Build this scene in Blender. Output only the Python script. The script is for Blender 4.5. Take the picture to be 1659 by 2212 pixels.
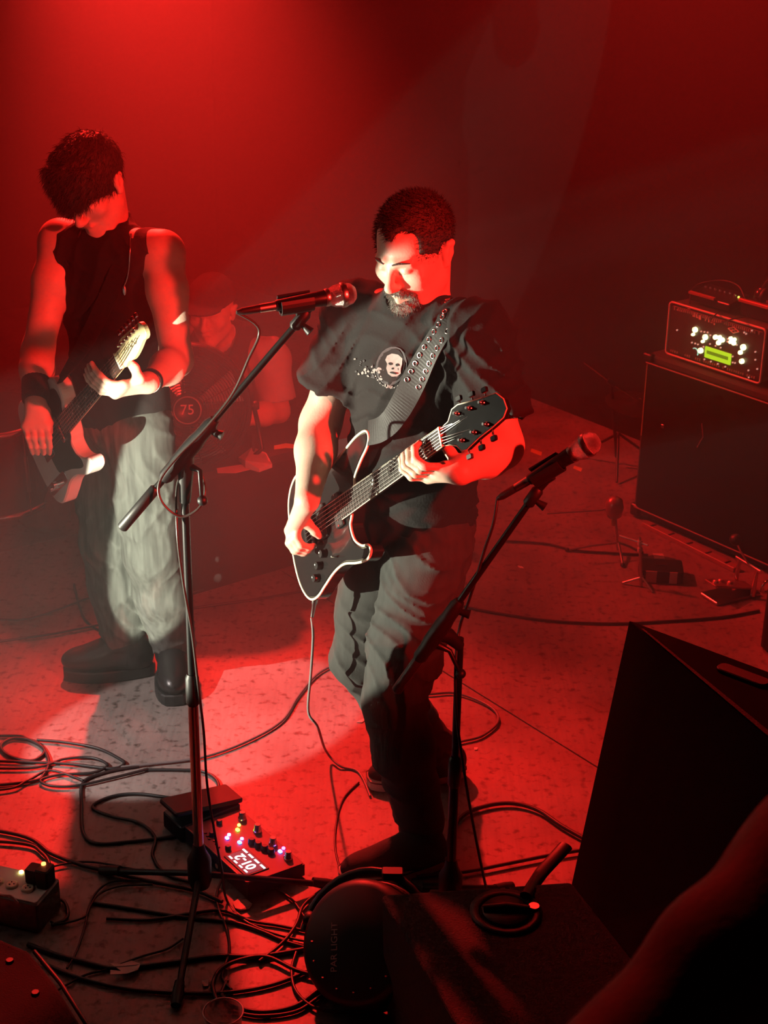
import bpy, bmesh, math, random
import numpy as np
from mathutils import Vector, Matrix
from mathutils.bvhtree import BVHTree

for _o in list(bpy.data.objects):
    bpy.data.objects.remove(_o)
scene = bpy.context.scene
COL = scene.collection
random.seed(7)
RNG = np.random.default_rng(11)

# ------------------------------------------------------------------ camera
FPX = 3320.0
CAMPOS = np.array([0.0, 0.0, 2.45])
_p, _r = math.radians(23.0), math.radians(0.9)
FWD = np.array([0, math.cos(_p), -math.sin(_p)])
_R0 = np.array([1.0, 0, 0])
_U0 = np.array([0, math.sin(_p), math.cos(_p)])
RGT = _R0 * math.cos(_r) + _U0 * math.sin(_r)
UPV = _U0 * math.cos(_r) - _R0 * math.sin(_r)
cam = bpy.data.cameras.new('camera')
cam.sensor_fit = 'AUTO'
cam.sensor_width = 36.0
cam.lens = FPX / 2212.0 * 36.0
cam.clip_start = 0.05
cam.dof.use_dof = True
cam.dof.focus_distance = 3.75
cam.dof.aperture_fstop = 10.0
camo = bpy.data.objects.new('camera', cam)
COL.objects.link(camo)
camo.matrix_world = Matrix(((RGT[0], UPV[0], -FWD[0], CAMPOS[0]), (RGT[1], UPV[1], -FWD[1], CAMPOS[1]),
                            (RGT[2], UPV[2], -FWD[2], CAMPOS[2]), (0, 0, 0, 1)))
scene.camera = camo

# ------------------------------------------------------------------ world, lamps, exposure
world = bpy.data.worlds.new('dark_club')
scene.world = world
world.use_nodes = True
world.node_tree.nodes['Background'].inputs['Color'].default_value = (0.30, 0.02, 0.018, 1)
world.node_tree.nodes['Background'].inputs['Strength'].default_value = 0.018
scene.view_settings.view_transform = 'Standard'
scene.view_settings.look = 'None'
scene.view_settings.exposure = 0.0
scene.view_settings.gamma = 1.0
scene.view_settings.use_curve_mapping = False
cy = scene.cycles
cy.max_bounces = 3
cy.diffuse_bounces = 2
cy.glossy_bounces = 2
cy.transmission_bounces = 4
cy.volume_bounces = 0
cy.transparent_max_bounces = 8
cy.caustics_reflective = False
cy.caustics_refractive = False
cy.sample_clamp_indirect = 4.0
cy.use_adaptive_sampling = True
cy.adaptive_threshold = 0.04
cy.adaptive_min_samples = 12

def spot(name, loc, target, watts, color, deg, blend=0.15, radius=0.05, ratio=1.0, up=(0, 0, 1)):
    L = bpy.data.lights.new(name, 'SPOT')
    L.energy = watts
    L.color = color
    L.spot_size = math.radians(deg)
    L.spot_blend = blend
    L.shadow_soft_size = radius
    o = bpy.data.objects.new(name, L)
    COL.objects.link(o)
    z = (Vector(loc) - Vector(target)).normalized()
    x = Vector(up).cross(z).normalized()
    y = z.cross(x)
    M = Matrix((x, y, z)).transposed().to_4x4()
    M.translation = Vector(loc)
    o.matrix_world = M @ Matrix.Diagonal((ratio, 1, 1, 1))
    return o

RED = (1.0, 0.020, 0.014)
WHT = (1.0, 0.96, 0.74)
spot('red_back_lamp', (-1.25, 7.0, 3.3), (-0.16, 3.22, 0.0), 4000, RED, 36, 1.0, 0.08)
spot('red_side_lamp', (2.4, 0.6, 2.7), (-0.28, 3.75, 1.28), 1550, RED, 27, 0.6, 0.06)
spot('red_wash_lamp', (-2.9, 6.6, 3.9), (1.3, 6.1, 2.0), 3300, RED, 66, 0.9, 0.12)
spot('added_red_haze_fill', (0.2, 6.9, 4.1), (1.6, 4.9, 2.5), 1400, RED, 66, 1.0, 0.10)  # unseen lamp, added to redden the haze on the right
spot('added_red_rim_fill', (-1.5, 5.5, 3.8), (0.35, 1.3, 1.2), 420, RED, 30, 0.8, 0.08)  # unseen lamp, added to give the near listener a red rim
spot('white_front_lamp', (-4.0, 2.45, 0.50), (-0.02, 3.45, 0.98), 2700, WHT, 20.5, 0.08, 0.015, ratio=0.42, up=(.08, -.35, .93))
spot('white_low_lamp', (-1.6, 0.9, 0.75), (-0.600, 4.04, 0.85), 2000, WHT, 24.5, 0.06, 0.012, ratio=0.25, up=(.33, -.10, .94))
spot('white_pool_lamp', (-2.8, 2.6, 2.3), (-0.60, 4.06, 0.0), 650, (1.0, 0.86, 0.80), 12, 0.12, 0.02)
spot('white_beam_lamp', (2.03, 6.2, 2.35), (-0.2, 5.0, 1.80), 200, (1.0, 0.72, 0.70), 9, 0.6, 0.03)

# ------------------------------------------------------------------ pixel helpers (points get a real depth or plane)
def ray(x, y):
    return FWD + (x - 829.5) / FPX * RGT + (1106 - y) / FPX * UPV
def PZ(x, y, z=0.0):
    v = ray(x, y)
    return CAMPOS + v * (z - CAMPOS[2]) / v[2]
def PY(x, y, Y):
    v = ray(x, y)
    return CAMPOS + v * Y / v[1]
def PD(x, y, d):
    return CAMPOS + ray(x, y) * d
def A3(*a):
    return np.array(a, float)
def unit(v):
    v = np.asarray(v, float)
    return v / np.linalg.norm(v)
STA = unit((0.61, -0.79, 0))      # along the stage's back wall, towards the camera
STB = unit((0.79, 0.61, 0))       # from the stage lip to the back wall

# ------------------------------------------------------------------ materials
MATS = {}
def mat(name, col, rough=0.6, metal=0.0, var=0.0, scale=20.0, bump=0.0, bscale=80.0, emit=None, estr=1.0, spec=0.5, trans=0.0, sheen=0.0, stretch=None, coat=0.0):
    if name in MATS:
        return MATS[name]
    m = bpy.data.materials.new(name)
    m.use_nodes = True
    nt = m.node_tree
    b = nt.nodes['Principled BSDF']
    b.inputs['Base Color'].default_value = (*col, 1)
    b.inputs['Roughness'].default_value = rough
    b.inputs['Metallic'].default_value = metal
    b.inputs['Specular IOR Level'].default_value = spec
    b.inputs['Transmission Weight'].default_value = trans
    b.inputs['Sheen Weight'].default_value = sheen
    b.inputs['Coat Weight'].default_value = coat
    if emit:
        b.inputs['Emission Color'].default_value = (*emit, 1)
        b.inputs['Emission Strength'].default_value = estr
    tc = nt.nodes.new('ShaderNodeTexCoord')
    vec = tc.outputs['Object']
    if stretch:
        mp = nt.nodes.new('ShaderNodeMapping')
        mp.inputs['Scale'].default_value = stretch
        nt.links.new(vec, mp.inputs['Vector'])
        vec = mp.outputs['Vector']
    if var > 0:
        n = nt.nodes.new('ShaderNodeTexNoise')
        n.inputs['Scale'].default_value = scale
        n.inputs['Detail'].default_value = 6
        nt.links.new(vec, n.inputs['Vector'])
        mx = nt.nodes.new('ShaderNodeMix')
        mx.data_type = 'RGBA'
        mx.inputs['A'].default_value = (*[c * (1 - var) for c in col], 1)
        mx.inputs['B'].default_value = (*[min(1, c * (1 + var)) for c in col], 1)
        nt.links.new(n.outputs['Fac'], mx.inputs['Factor'])
        nt.links.new(mx.outputs['Result'], b.inputs['Base Color'])
    if bump > 0:
        n2 = nt.nodes.new('ShaderNodeTexNoise')
        n2.inputs['Scale'].default_value = bscale
        n2.inputs['Detail'].default_value = 4
        nt.links.new(vec, n2.inputs['Vector'])
        bp = nt.nodes.new('ShaderNodeBump')
        bp.inputs['Strength'].default_value = bump
        bp.inputs['Distance'].default_value = 0.004
        nt.links.new(n2.outputs['Fac'], bp.inputs['Height'])
        nt.links.new(bp.outputs['Normal'], b.inputs['Normal'])
    MATS[name] = m
    return m

M_skin = mat('skin', (0.72, 0.47, 0.37), 0.48, var=0.10, scale=60, bump=0.12, bscale=220)
M_black = mat('black_metal', (0.009, 0.009, 0.009), 0.38, 0.1, var=0.3)
M_blackplastic = mat('black_plastic', (0.010, 0.010, 0.010), 0.5, var=0.2)
M_rubber = mat('black_rubber', (0.022, 0.022, 0.022), 0.45, var=0.2, scale=90)
M_chrome = mat('chrome', (0.75, 0.75, 0.75), 0.18, 1.0, var=0.1)
M_steel = mat('steel', (0.55, 0.55, 0.52), 0.3, 1.0, var=0.15)
M_white = mat('white_plastic', (0.75, 0.74, 0.68), 0.5, var=0.08)
M_tee = mat('black_cotton', (0.0075, 0.0065, 0.0065), 0.9, var=0.25, scale=30, bump=0.25, bscale=160)
M_jeans = mat('black_denim', (0.030, 0.032, 0.030), 0.9, var=0.6, scale=14, bump=0.3, bscale=260, stretch=(4.0, 4.0, 0.55))
M_hair = mat('dark_hair', (0.040, 0.024, 0.017), 0.6, var=0.6, scale=120, bump=0.8, bscale=240)

# ------------------------------------------------------------------ objects
def put(o, parent=None, label=None, cat=None, group=None, kind=None):
    COL.objects.link(o)
    if parent is not None:
        o.parent = parent
        o.matrix_parent_inverse = parent.matrix_basis.inverted() if parent.parent is None else (parent.parent.matrix_basis @ parent.matrix_parent_inverse @ parent.matrix_basis).inverted()
    if label: o['label'] = label
    if cat: o['category'] = cat
    if group: o['group'] = group
    if kind: o['kind'] = kind
    return o
def thing(name, label, cat, loc, group=None):
    o = bpy.data.objects.new(name, None)
    o.empty_display_size = 0.05
    o.location = Vector(loc)
    return put(o, None, label, cat, group)

def catmull(pts, n=6, closed=False):
    P = [np.asarray(p, float) for p in pts]
    N = len(P)
    out = []
    segs = N if closed else N - 1
    for i in range(segs):
        if closed:
            a, b, c, d = P[(i - 1) % N], P[i], P[(i + 1) % N], P[(i + 2) % N]
        else:
            a, b, c, d = P[max(i - 1, 0)], P[i], P[i + 1], P[min(i + 2, N - 1)]
        for t in np.arange(n) / n:
            out.append(0.5 * ((2 * b) + (-a + c) * t + (2 * a - 5 * b + 4 * c - d) * t * t + (-a + 3 * b - 3 * c + d) * t ** 3))
    if not closed:
        out.append(P[-1])
    return np.array(out)

class MB:
    """collects shapes into one mesh; xf = (3x3, t) places local shapes in the world"""
    def __init__(s, xf=None):
        s.v, s.f, s.sm, s.xf = [], [], [], xf
    def add(s, vs, fs, smooth=False):
        o = len(s.v)
        s.v += [tuple(map(float, p)) for p in vs]
        s.f += [tuple(i + o for i in f) for f in fs]
        s.sm += [smooth] * len(fs)
        return s
    def box(s, c, size, R=None, taper=1.0):
        c = A3(*c); h = A3(*size) / 2
        R = np.eye(3) if R is None else np.asarray(R)
        vs = []
        for z in (-1, 1):
            k = 1.0 if z < 0 else taper
            for x, y in ((-1, -1), (1, -1), (1, 1), (-1, 1)):
                vs.append(c + R @ (A3(x * k, y * k, z) * h))
        return s.add(vs, [(3, 2, 1, 0), (4, 5, 6, 7), (0, 1, 5, 4), (1, 2, 6, 5), (2, 3, 7, 6), (3, 0, 4, 7)])
    def rbox(s, c, size, r, R=None, n=4):
        """box with rounded vertical edges (around local z) and a small top chamfer"""
        hx, hy, hz = [q / 2 for q in size]
        ol = []
        for cx, cy_, a0 in ((hx - r, hy - r, 0), (-hx + r, hy - r, 90), (-hx + r, -hy + r, 180), (hx - r, -hy + r, 270)):
            for i in range(n + 1):
                a = math.radians(a0 + 90 * i / n)
                ol.append((cx + r * math.cos(a), cy_ + r * math.sin(a)))
        return s.prism(ol, -hz, hz, R, c, cham=min(r * 0.4, hz * 0.5))
    def prism(s, ol, z0, z1, R=None, c=(0, 0, 0), cham=0.0, both=True):
        R = np.eye(3) if R is None else np.asarray(R)
        c = A3(*c)
        ol = np.asarray(ol, float)
        area = 0.5 * np.sum(ol[:, 0] * np.roll(ol[:, 1], -1) - np.roll(ol[:, 0], -1) * ol[:, 1])
        if area < 0:
            ol = ol[::-1]
        n = len(ol)
        nx = np.roll(ol, -1, 0) - np.roll(ol, 1, 0)
        nrm = np.stack([nx[:, 1], -nx[:, 0]], 1)
        nrm /= np.linalg.norm(nrm, axis=1)[:, None] + 1e-9
        rings = []
        if cham > 0:
            if both:
                rings.append((ol - nrm * cham, z0)); rings.append((ol, z0 + cham))
            else:
                rings.append((ol, z0))
            rings.append((ol, z1 - cham)); rings.append((ol - nrm * cham, z1))
        else:
            rings = [(ol, z0), (ol, z1)]
        vs, fs = [], []
        for q, z in rings:
            vs += [c + R @ A3(a, b, z) for a, b in q]
        for k in range(len(rings) - 1):
            for i in range(n):
                j = (i + 1) % n
                fs.append((k * n + i, k * n + j, (k + 1) * n + j, (k + 1) * n + i))
        m = len(rings) - 1
        s.add(vs, fs, False)
        s.add([vs[i] for i in range(n)][::-1], [tuple(range(n))])
        s.add([vs[m * n + i] for i in range(n)], [tuple(range(n))])
        return s
    def tube(s, pts, r, n=8, caps=True, closed=False, flat=None):
        P = np.asarray(pts, float)
        N = len(P)
        rr = np.full(N, r) if np.isscalar(r) else np.asarray(r, float)
        if closed:
            T = np.roll(P, -1, 0) - np.roll(P, 1, 0)
        else:
            T = np.gradient(P, axis=0)
        T /= np.linalg.norm(T, axis=1)[:, None] + 1e-12
        u = np.cross(T[0], (0, 0, 1))
        if np.linalg.norm(u) < 1e-3:
            u = np.cross(T[0], (1, 0, 0))
        u = unit(u)
        vs, fs = [], []
        for i in range(N):
            u = u - T[i] * (u @ T[i])
            u = unit(u)
            w = np.cross(T[i], u)
            for k in range(n):
                a = 2 * math.pi * k / n
                vs.append(P[i] + (u * math.cos(a) + w * math.sin(a) * (flat or 1.0)) * rr[i])
        M = N if closed else N - 1
        for i in range(M):
            j = (i + 1) % N
            for k in range(n):
                l = (k + 1) % n
                fs.append((i * n + k, i * n + l, j * n + l, j * n + k))
        s.add(vs, fs, True)
        if caps and not closed:
            s.add(vs[:n], [tuple(range(n))[::-1]])
            s.add(vs[-n:], [tuple(range(n))])
        return s
    def cyl(s, a, b, r0, r1=None, n=16):
        a, b = A3(*a), A3(*b)
        return s.tube([a, b], [r0, r0 if r1 is None else r1], n)
    def lathe(s, prof, c, axis, n=24, smooth=True):
        """prof: list of (radius, height along axis)"""
        axis = unit(axis)
        u = np.cross(axis, (0, 0, 1))
        if np.linalg.norm(u) < 1e-3:
            u = np.cross(axis, (1, 0, 0))
        u = unit(u); w = np.cross(axis, u); c = A3(*c)
        vs, fs = [], []
        for r, h in prof:
            for k in range(n):
                a = 2 * math.pi * k / n
                vs.append(c + axis * h + (u * math.cos(a) + w * math.sin(a)) * r)
        for i in range(len(prof) - 1):
            for k in range(n):
                l = (k + 1) % n
                fs.append((i * n + k, i * n + l, (i + 1) * n + l, (i + 1) * n + k))
        s.add(vs, fs, smooth)
        s.add(vs[:n], [tuple(range(n))[::-1]])
        s.add(vs[-n:], [tuple(range(n))])
        return s
    def ell(s, c, r, R=None, nu=20, nv=12):
        c = A3(*c); r = A3(*r) if np.ndim(r) else A3(r, r, r)
        R = np.eye(3) if R is None else np.asarray(R)
        vs = [c + R @ (A3(0, 0, -1) * r)]
        for i in range(1, nv):
            t = -math.pi / 2 + math.pi * i / nv
            for k in range(nu):
                a = 2 * math.pi * k / nu
                vs.append(c + R @ (A3(math.cos(t) * math.cos(a), math.cos(t) * math.sin(a), math.sin(t)) * r))
        vs.append(c + R @ (A3(0, 0, 1) * r))
        fs = [(0, 1 + (k + 1) % nu, 1 + k) for k in range(nu)]
        for i in range(nv - 2):
            for k in range(nu):
                l = (k + 1) % nu
                fs.append((1 + i * nu + k, 1 + i * nu + l, 1 + (i + 1) * nu + l, 1 + (i + 1) * nu + k))
        o = 1 + (nv - 2) * nu
        fs += [(o + k, o + (k + 1) % nu, len(vs) - 1) for k in range(nu)]
        return s.add(vs, fs, True)
    def build(s, name, m, parent=None, label=None, cat=None, group=None, kind=None):
        me = bpy.data.meshes.new(name)
        V = np.asarray(s.v, float)
        if s.xf is not None:
            V = V @ np.asarray(s.xf[0]).T + np.asarray(s.xf[1])
        org = V.mean(0) if parent is None else None
        if parent is None:
            org = A3(*((V.min(0) + V.max(0)) / 2)); org[2] = V[:, 2].min()
            V = V - org
        me.from_pydata(V.tolist(), [], s.f)
        me.polygons.foreach_set('use_smooth', s.sm)
        me.materials.append(m)
        me.update()
        o = bpy.data.objects.new(name, me)
        if org is not None:
            o.location = Vector(org)
        return put(o, parent, label, cat, group, kind)

# ------------------------------------------------------------------ rounded bodies: a distance field turned into one continuous mesh
def axis_coords(lo, hi, h, fine=()):
    out = [lo]
    while out[-1] < hi:
        x = out[-1]
        st = h
        for a, b, hf in fine:
            if a - h <= x <= b:
                st = min(st, hf)
        out.append(x + st)
    return np.array(out, np.float32)

class SDF:
    def __init__(s, lo, hi, h, fine=()):
        """fine: list of (lo3, hi3, h)"""
        s.ax = [axis_coords(lo[i], hi[i], h, [(f[0][i], f[1][i], f[2]) for f in fine]) for i in range(3)]
        s.F = np.full([len(a) for a in s.ax], 9.0, np.float32)
    def sl(s, lo, hi):
        r = []
        for i in range(3):
            a = max(0, int(np.searchsorted(s.ax[i], lo[i])) - 1)
            b = min(len(s.ax[i]), int(np.searchsorted(s.ax[i], hi[i])) + 1)
            r.append(slice(a, b))
        return tuple(r)
    def pts(s, q):
        return s.ax[0][q[0]][:, None, None], s.ax[1][q[1]][None, :, None], s.ax[2][q[2]][None, None, :]
    def comb(s, q, d, k, op):
        a = s.F[q]
        if a.size == 0:
            return
        if op == '-':
            d = -d
            h = np.maximum(k - np.abs(a - d), 0) / max(k, 1e-6)
            s.F[q] = np.maximum(a, d) + h * h * k * 0.25
        else:
            h = np.maximum(k - np.abs(a - d), 0) / max(k, 1e-6)
            s.F[q] = np.minimum(a, d) - h * h * k * 0.25
    def cap(s, a, b, ra, rb=None, k=0.02, op='+', cut=None):
        rb = ra if rb is None else rb
        a, b = A3(*a), A3(*b)
        m = max(ra, rb) + k + 0.02
        q = s.sl(np.minimum(a, b) - m, np.maximum(a, b) + m)
        x, y, z = s.pts(q)
        ba = b - a
        L = max(ba @ ba, 1e-9)
        h = np.clip(((x - a[0]) * ba[0] + (y - a[1]) * ba[1] + (z - a[2]) * ba[2]) / L, 0, 1)
        d = np.sqrt((x - a[0] - h * ba[0]) ** 2 + (y - a[1] - h * ba[1]) ** 2 + (z - a[2] - h * ba[2]) ** 2) - (ra + (rb - ra) * h)
        for (p0, n) in (cut or []):
            d = np.maximum(d, (x - p0[0]) * n[0] + (y - p0[1]) * n[1] + (z - p0[2]) * n[2])
        s.comb(q, d.astype(np.float32), k, op)
        return s
    def chain(s, P, r, k=0.02, op='+'):
        for i in range(len(P) - 1):
            s.cap(P[i], P[i + 1], r[i], r[i + 1], k, op)
        return s
    def ell(s, c, r, R=None, k=0.03, op='+', cut=None):
        c = A3(*c); r = A3(*r); R = np.eye(3) if R is None else np.asarray(R)
        m = float(r.max()) + k + 0.02
        q = s.sl(c - m, c + m)
        x, y, z = s.pts(q)
        X, Y, Z = x - c[0], y - c[1], z - c[2]
        l = [(X * R[0, i] + Y * R[1, i] + Z * R[2, i]) for i in range(3)]
        k0 = np.sqrt(sum((l[i] / r[i]) ** 2 for i in range(3)))
        k1 = np.sqrt(sum((l[i] / r[i] ** 2) ** 2 for i in range(3))) + 1e-6
        d = k0 * (k0 - 1) / k1
        for (p0, n) in (cut or []):
            d = np.maximum(d, (x - p0[0]) * n[0] + (y - p0[1]) * n[1] + (z - p0[2]) * n[2])
        s.comb(q, d.astype(np.float32), k, op)
        return s
    def plane(s, p0, n):
        """cut away everything on the side n points to"""
        q = (slice(None),) * 3
        x, y, z = s.pts(q)
        s.F = np.maximum(s.F, ((x - p0[0]) * n[0] + (y - p0[1]) * n[1] + (z - p0[2]) * n[2]).astype(np.float32))
        return s
    def ripple(s, fn, band=0.03):
        I = np.nonzero(np.abs(s.F) < band)
        p = np.stack([s.ax[0][I[0]], s.ax[1][I[1]], s.ax[2][I[2]]], 1)
        s.F[I] += fn(p).astype(np.float32)
        return s
    def mesh(s):
        S = s.F < 0
        c = np.zeros([n - 1 for n in S.shape], np.uint8)
        for i in (0, 1):
            for j in (0, 1):
                for k in (0, 1):
                    c += S[i:S.shape[0] - 1 + i, j:S.shape[1] - 1 + j, k:S.shape[2] - 1 + k]
        I = np.nonzero((c > 0) & (c < 8))
        N = len(I[0])
        idx = np.full(c.shape, -1, np.int32)
        idx[I] = np.arange(N)
        cor = {}
        pos = {}
        for i in (0, 1):
            for j in (0, 1):
                for k in (0, 1):
                    cor[i, j, k] = s.F[I[0] + i, I[1] + j, I[2] + k]
                    pos[i, j, k] = np.stack([s.ax[0][I[0] + i], s.ax[1][I[1] + j], s.ax[2][I[2] + k]], 1)
        acc = np.zeros((N, 3)); cnt = np.zeros(N)
        keys = list(cor)
        for a in keys:
            for d in range(3):
                if a[d] == 0:
                    b = list(a); b[d] = 1; b = tuple(b)
                    fa, fb = cor[a], cor[b]
                    m = (fa < 0) != (fb < 0)
                    t = np.where(m, fa / np.where(m, fa - fb, 1), 0)
                    acc += np.where(m[:, None], pos[a] + (pos[b] - pos[a]) * t[:, None], 0)
                    cnt += m
        V = acc / cnt[:, None]
        faces = []
        for d in range(3):
            sh = [slice(None)] * 3; sh2 = [slice(None)] * 3
            sh[d] = slice(0, -1); sh2[d] = slice(1, None)
            m = S[tuple(sh)] != S[tuple(sh2)]
            e = np.nonzero(m)
            e = list(e)
            o1, o2 = [(1, 2), (2, 0), (0, 1)][d]
            ok = (e[o1] > 0) & (e[o2] > 0) & (e[o1] < c.shape[o1]) & (e[o2] < c.shape[o2])
            e = [q[ok] for q in e]
            inside = S[e[0], e[1], e[2]]
            def at(da, db):
                q = [x.copy() for x in e]
                q[o1] = q[o1] + da; q[o2] = q[o2] + db
                return idx[q[0], q[1], q[2]]
            f = np.stack([at(-1, -1), at(0, -1), at(0, 0), at(-1, 0)], 1)
            f[~inside] = f[~inside][:, ::-1]
            faces.append(f)
        Fc = np.concatenate(faces)
        return V, Fc[(Fc >= 0).all(1)]
    def build(s, name, m, parent=None, smooth=1, **kw):
        V, Fq = s.mesh()
        for _ in range(smooth):
            a = np.concatenate([Fq[:, 0], Fq[:, 1], Fq[:, 2], Fq[:, 3]])
            b = np.concatenate([Fq[:, 1], Fq[:, 2], Fq[:, 3], Fq[:, 0]])
            ac = np.zeros_like(V); ct = np.bincount(a, minlength=len(V)) + np.bincount(b, minlength=len(V))
            for i in range(3):
                ac[:, i] = np.bincount(a, V[b, i], len(V)) + np.bincount(b, V[a, i], len(V))
            V = V * 0.5 + 0.5 * ac / np.maximum(ct, 1)[:, None]
        s.F = None
        o = mesh_obj(name, V, Fq, m, parent, **kw)
        return o

def mesh_obj(name, V, Fq, m, parent=None, label=None, cat=None, group=None, kind=None):
    me = bpy.data.meshes.new(name)
    V = np.asarray(V, float)
    org = None
    if parent is None:
        org = (V.min(0) + V.max(0)) / 2; org[2] = V[:, 2].min()
        V = V - org
    me.vertices.add(len(V)); me.vertices.foreach_set('co', V.astype(np.float32).ravel())
    me.loops.add(Fq.size); me.loops.foreach_set('vertex_index', Fq.astype(np.int32).ravel())
    me.polygons.add(len(Fq))
    me.polygons.foreach_set('loop_start', np.arange(0, Fq.size, Fq.shape[1], dtype=np.int32))
    me.polygons.foreach_set('use_smooth', np.ones(len(Fq), bool))
    me.update(calc_edges=True)
    me.validate()
    me.materials.append(m)
    o = bpy.data.objects.new(name, me)
    if org is not None:
        o.location = Vector(org)
    put(o, parent, label, cat, group, kind)
    return o

def bvh_of(o):
    me = o.data
    mw = o.matrix_parent_inverse
    base = o.parent.matrix_basis @ mw if o.parent else o.matrix_basis
    vs = [base @ v.co for v in me.vertices]
    return BVHTree.FromPolygons(vs, [tuple(p.vertices) for p in me.polygons])

def text_mesh(body, name, m, parent, R, c, size, ext=0.0004, align='CENTER', bold=False, **kw):
    cu = bpy.data.curves.new(name, 'FONT')
    cu.body = body
    cu.size = size
    cu.extrude = ext
    cu.align_x = align
    cu.align_y = 'CENTER'
    if bold:
        cu.offset = size * 0.02
    to = bpy.data.objects.new(name + '_tmp', cu)
    COL.objects.link(to)
    dg = bpy.context.evaluated_depsgraph_get()
    me = bpy.data.meshes.new_from_object(to.evaluated_get(dg))
    bpy.data.objects.remove(to)
    R = np.asarray(R)
    V = np.array([tuple(v.co) for v in me.vertices]) @ R.T + A3(*c)
    fs = [tuple(p.vertices) for p in me.polygons]
    mb = MB(); mb.add(V, fs)
    return mb.build(name, m, parent, **kw)
# ------------------------------------------------------------------ setting
RST = np.stack([STA, STB, A3(0, 0, 1)], 1)          # stage axes as columns
def st(a, b, z=0.0):
    return STA * a + STB * b + A3(0, 0, z)

def floor_material():
    m = bpy.data.materials.new('worn_stage_board')
    m.use_nodes = True
    nt = m.node_tree
    b = nt.nodes['Principled BSDF']
    tc = nt.nodes.new('ShaderNodeTexCoord')
    oi = nt.nodes.new('ShaderNodeObjectInfo')
    n1 = nt.nodes.new('ShaderNodeTexNoise'); n1.inputs['Scale'].default_value = 3.0; n1.inputs['Detail'].default_value = 8
    n2 = nt.nodes.new('ShaderNodeTexNoise'); n2.inputs['Scale'].default_value = 38.0; n2.inputs['Detail'].default_value = 8
    mp = nt.nodes.new('ShaderNodeMapping'); mp.inputs['Scale'].default_value = (60, 4, 1)
    n3 = nt.nodes.new('ShaderNodeTexNoise'); n3.inputs['Scale'].default_value = 1.6; n3.inputs['Detail'].default_value = 5
    nt.links.new(tc.outputs['Object'], n1.inputs['Vector']); nt.links.new(tc.outputs['Object'], n2.inputs['Vector'])
    nt.links.new(tc.outputs['Object'], mp.inputs['Vector']); nt.links.new(mp.outputs['Vector'], n3.inputs['Vector'])
    r1 = nt.nodes.new('ShaderNodeValToRGB')
    r1.color_ramp.elements[0].position = 0.30; r1.color_ramp.elements[0].color = (0.17, 0.145, 0.135, 1)
    r1.color_ramp.elements[1].position = 0.72; r1.color_ramp.elements[1].color = (0.34, 0.29, 0.27, 1)
    r2 = nt.nodes.new('ShaderNodeValToRGB')
    r2.color_ramp.elements[0].position = 0.30; r2.color_ramp.elements[0].color = (0.25, 0.22, 0.2, 1)
    r2.color_ramp.elements[1].position = 0.46; r2.color_ramp.elements[1].color = (1, 1, 1, 1)
    r3 = nt.nodes.new('ShaderNodeValToRGB')
    r3.color_ramp.elements[0].position = 0.32; r3.color_ramp.elements[0].color = (0.55, 0.55, 0.55, 1)
    r3.color_ramp.elements[1].position = 0.55; r3.color_ramp.elements[1].color = (1, 1, 1, 1)
    nt.links.new(n1.outputs['Fac'], r1.inputs['Fac']); nt.links.new(n2.outputs['Fac'], r2.inputs['Fac']); nt.links.new(n3.outputs['Fac'], r3.inputs['Fac'])
    m1 = nt.nodes.new('ShaderNodeMix'); m1.data_type = 'RGBA'; m1.blend_type = 'MULTIPLY'; m1.inputs['Factor'].default_value = 0.95
    nt.links.new(r1.outputs['Color'], m1.inputs['A']); nt.links.new(r2.outputs['Color'], m1.inputs['B'])
    m2 = nt.nodes.new('ShaderNodeMix'); m2.data_type = 'RGBA'; m2.blend_type = 'MULTIPLY'; m2.inputs['Factor'].default_value = 0.35
    nt.links.new(m1.outputs['Result'], m2.inputs['A']); nt.links.new(r3.outputs['Color'], m2.inputs['B'])
    nt.links.new(m2.outputs['Result'], b.inputs['Base Color'])
    b.inputs['Roughness'].default_value = 0.55
    bp = nt.nodes.new('ShaderNodeBump'); bp.inputs['Strength'].default_value = 0.35; bp.inputs['Distance'].default_value = 0.004
    nt.links.new(n2.outputs['Fac'], bp.inputs['Height']); nt.links.new(bp.outputs['Normal'], b.inputs['Normal'])
    return m
M_floor = floor_material()
M_sub = mat('dark_subfloor', (0.03, 0.027, 0.025), 0.9, var=0.3)
M_wall = mat('dark_wall_paint', (0.006, 0.005, 0.005), 1.0, spec=0.05, var=0.25, scale=3, bump=0.3, bscale=30)
fl = MB().box(st(-3.2, 2.3, -0.07), (12.0, 5.6, 0.1), RST).build('floor', M_sub, kind='structure')
for ia in range(3):
    for ib in range(3):
        a0, b0 = -9.6 + 4.5 * ia, 2.875 - 2.44 * 2 + 2.44 * ib
        h = RNG.uniform(-0.0008, 0.0008)
        MB().rbox(st(a0 + 2.25, b0 + 1.22, -0.0095 + h), (4.496, 2.436, 0.019), 0.003, RST, n=2).build('floor_panel', M_floor, fl)
MB().box(st(-3.2, 5.06, 2.3), (12.4, 0.12, 4.9), RST).build('wall_back', M_wall, kind='structure')
MB().box(st(-8.3, 2.0, 2.3), (0.12, 6.0, 4.9), RST).build('wall_left', M_wall, kind='structure')

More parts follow.
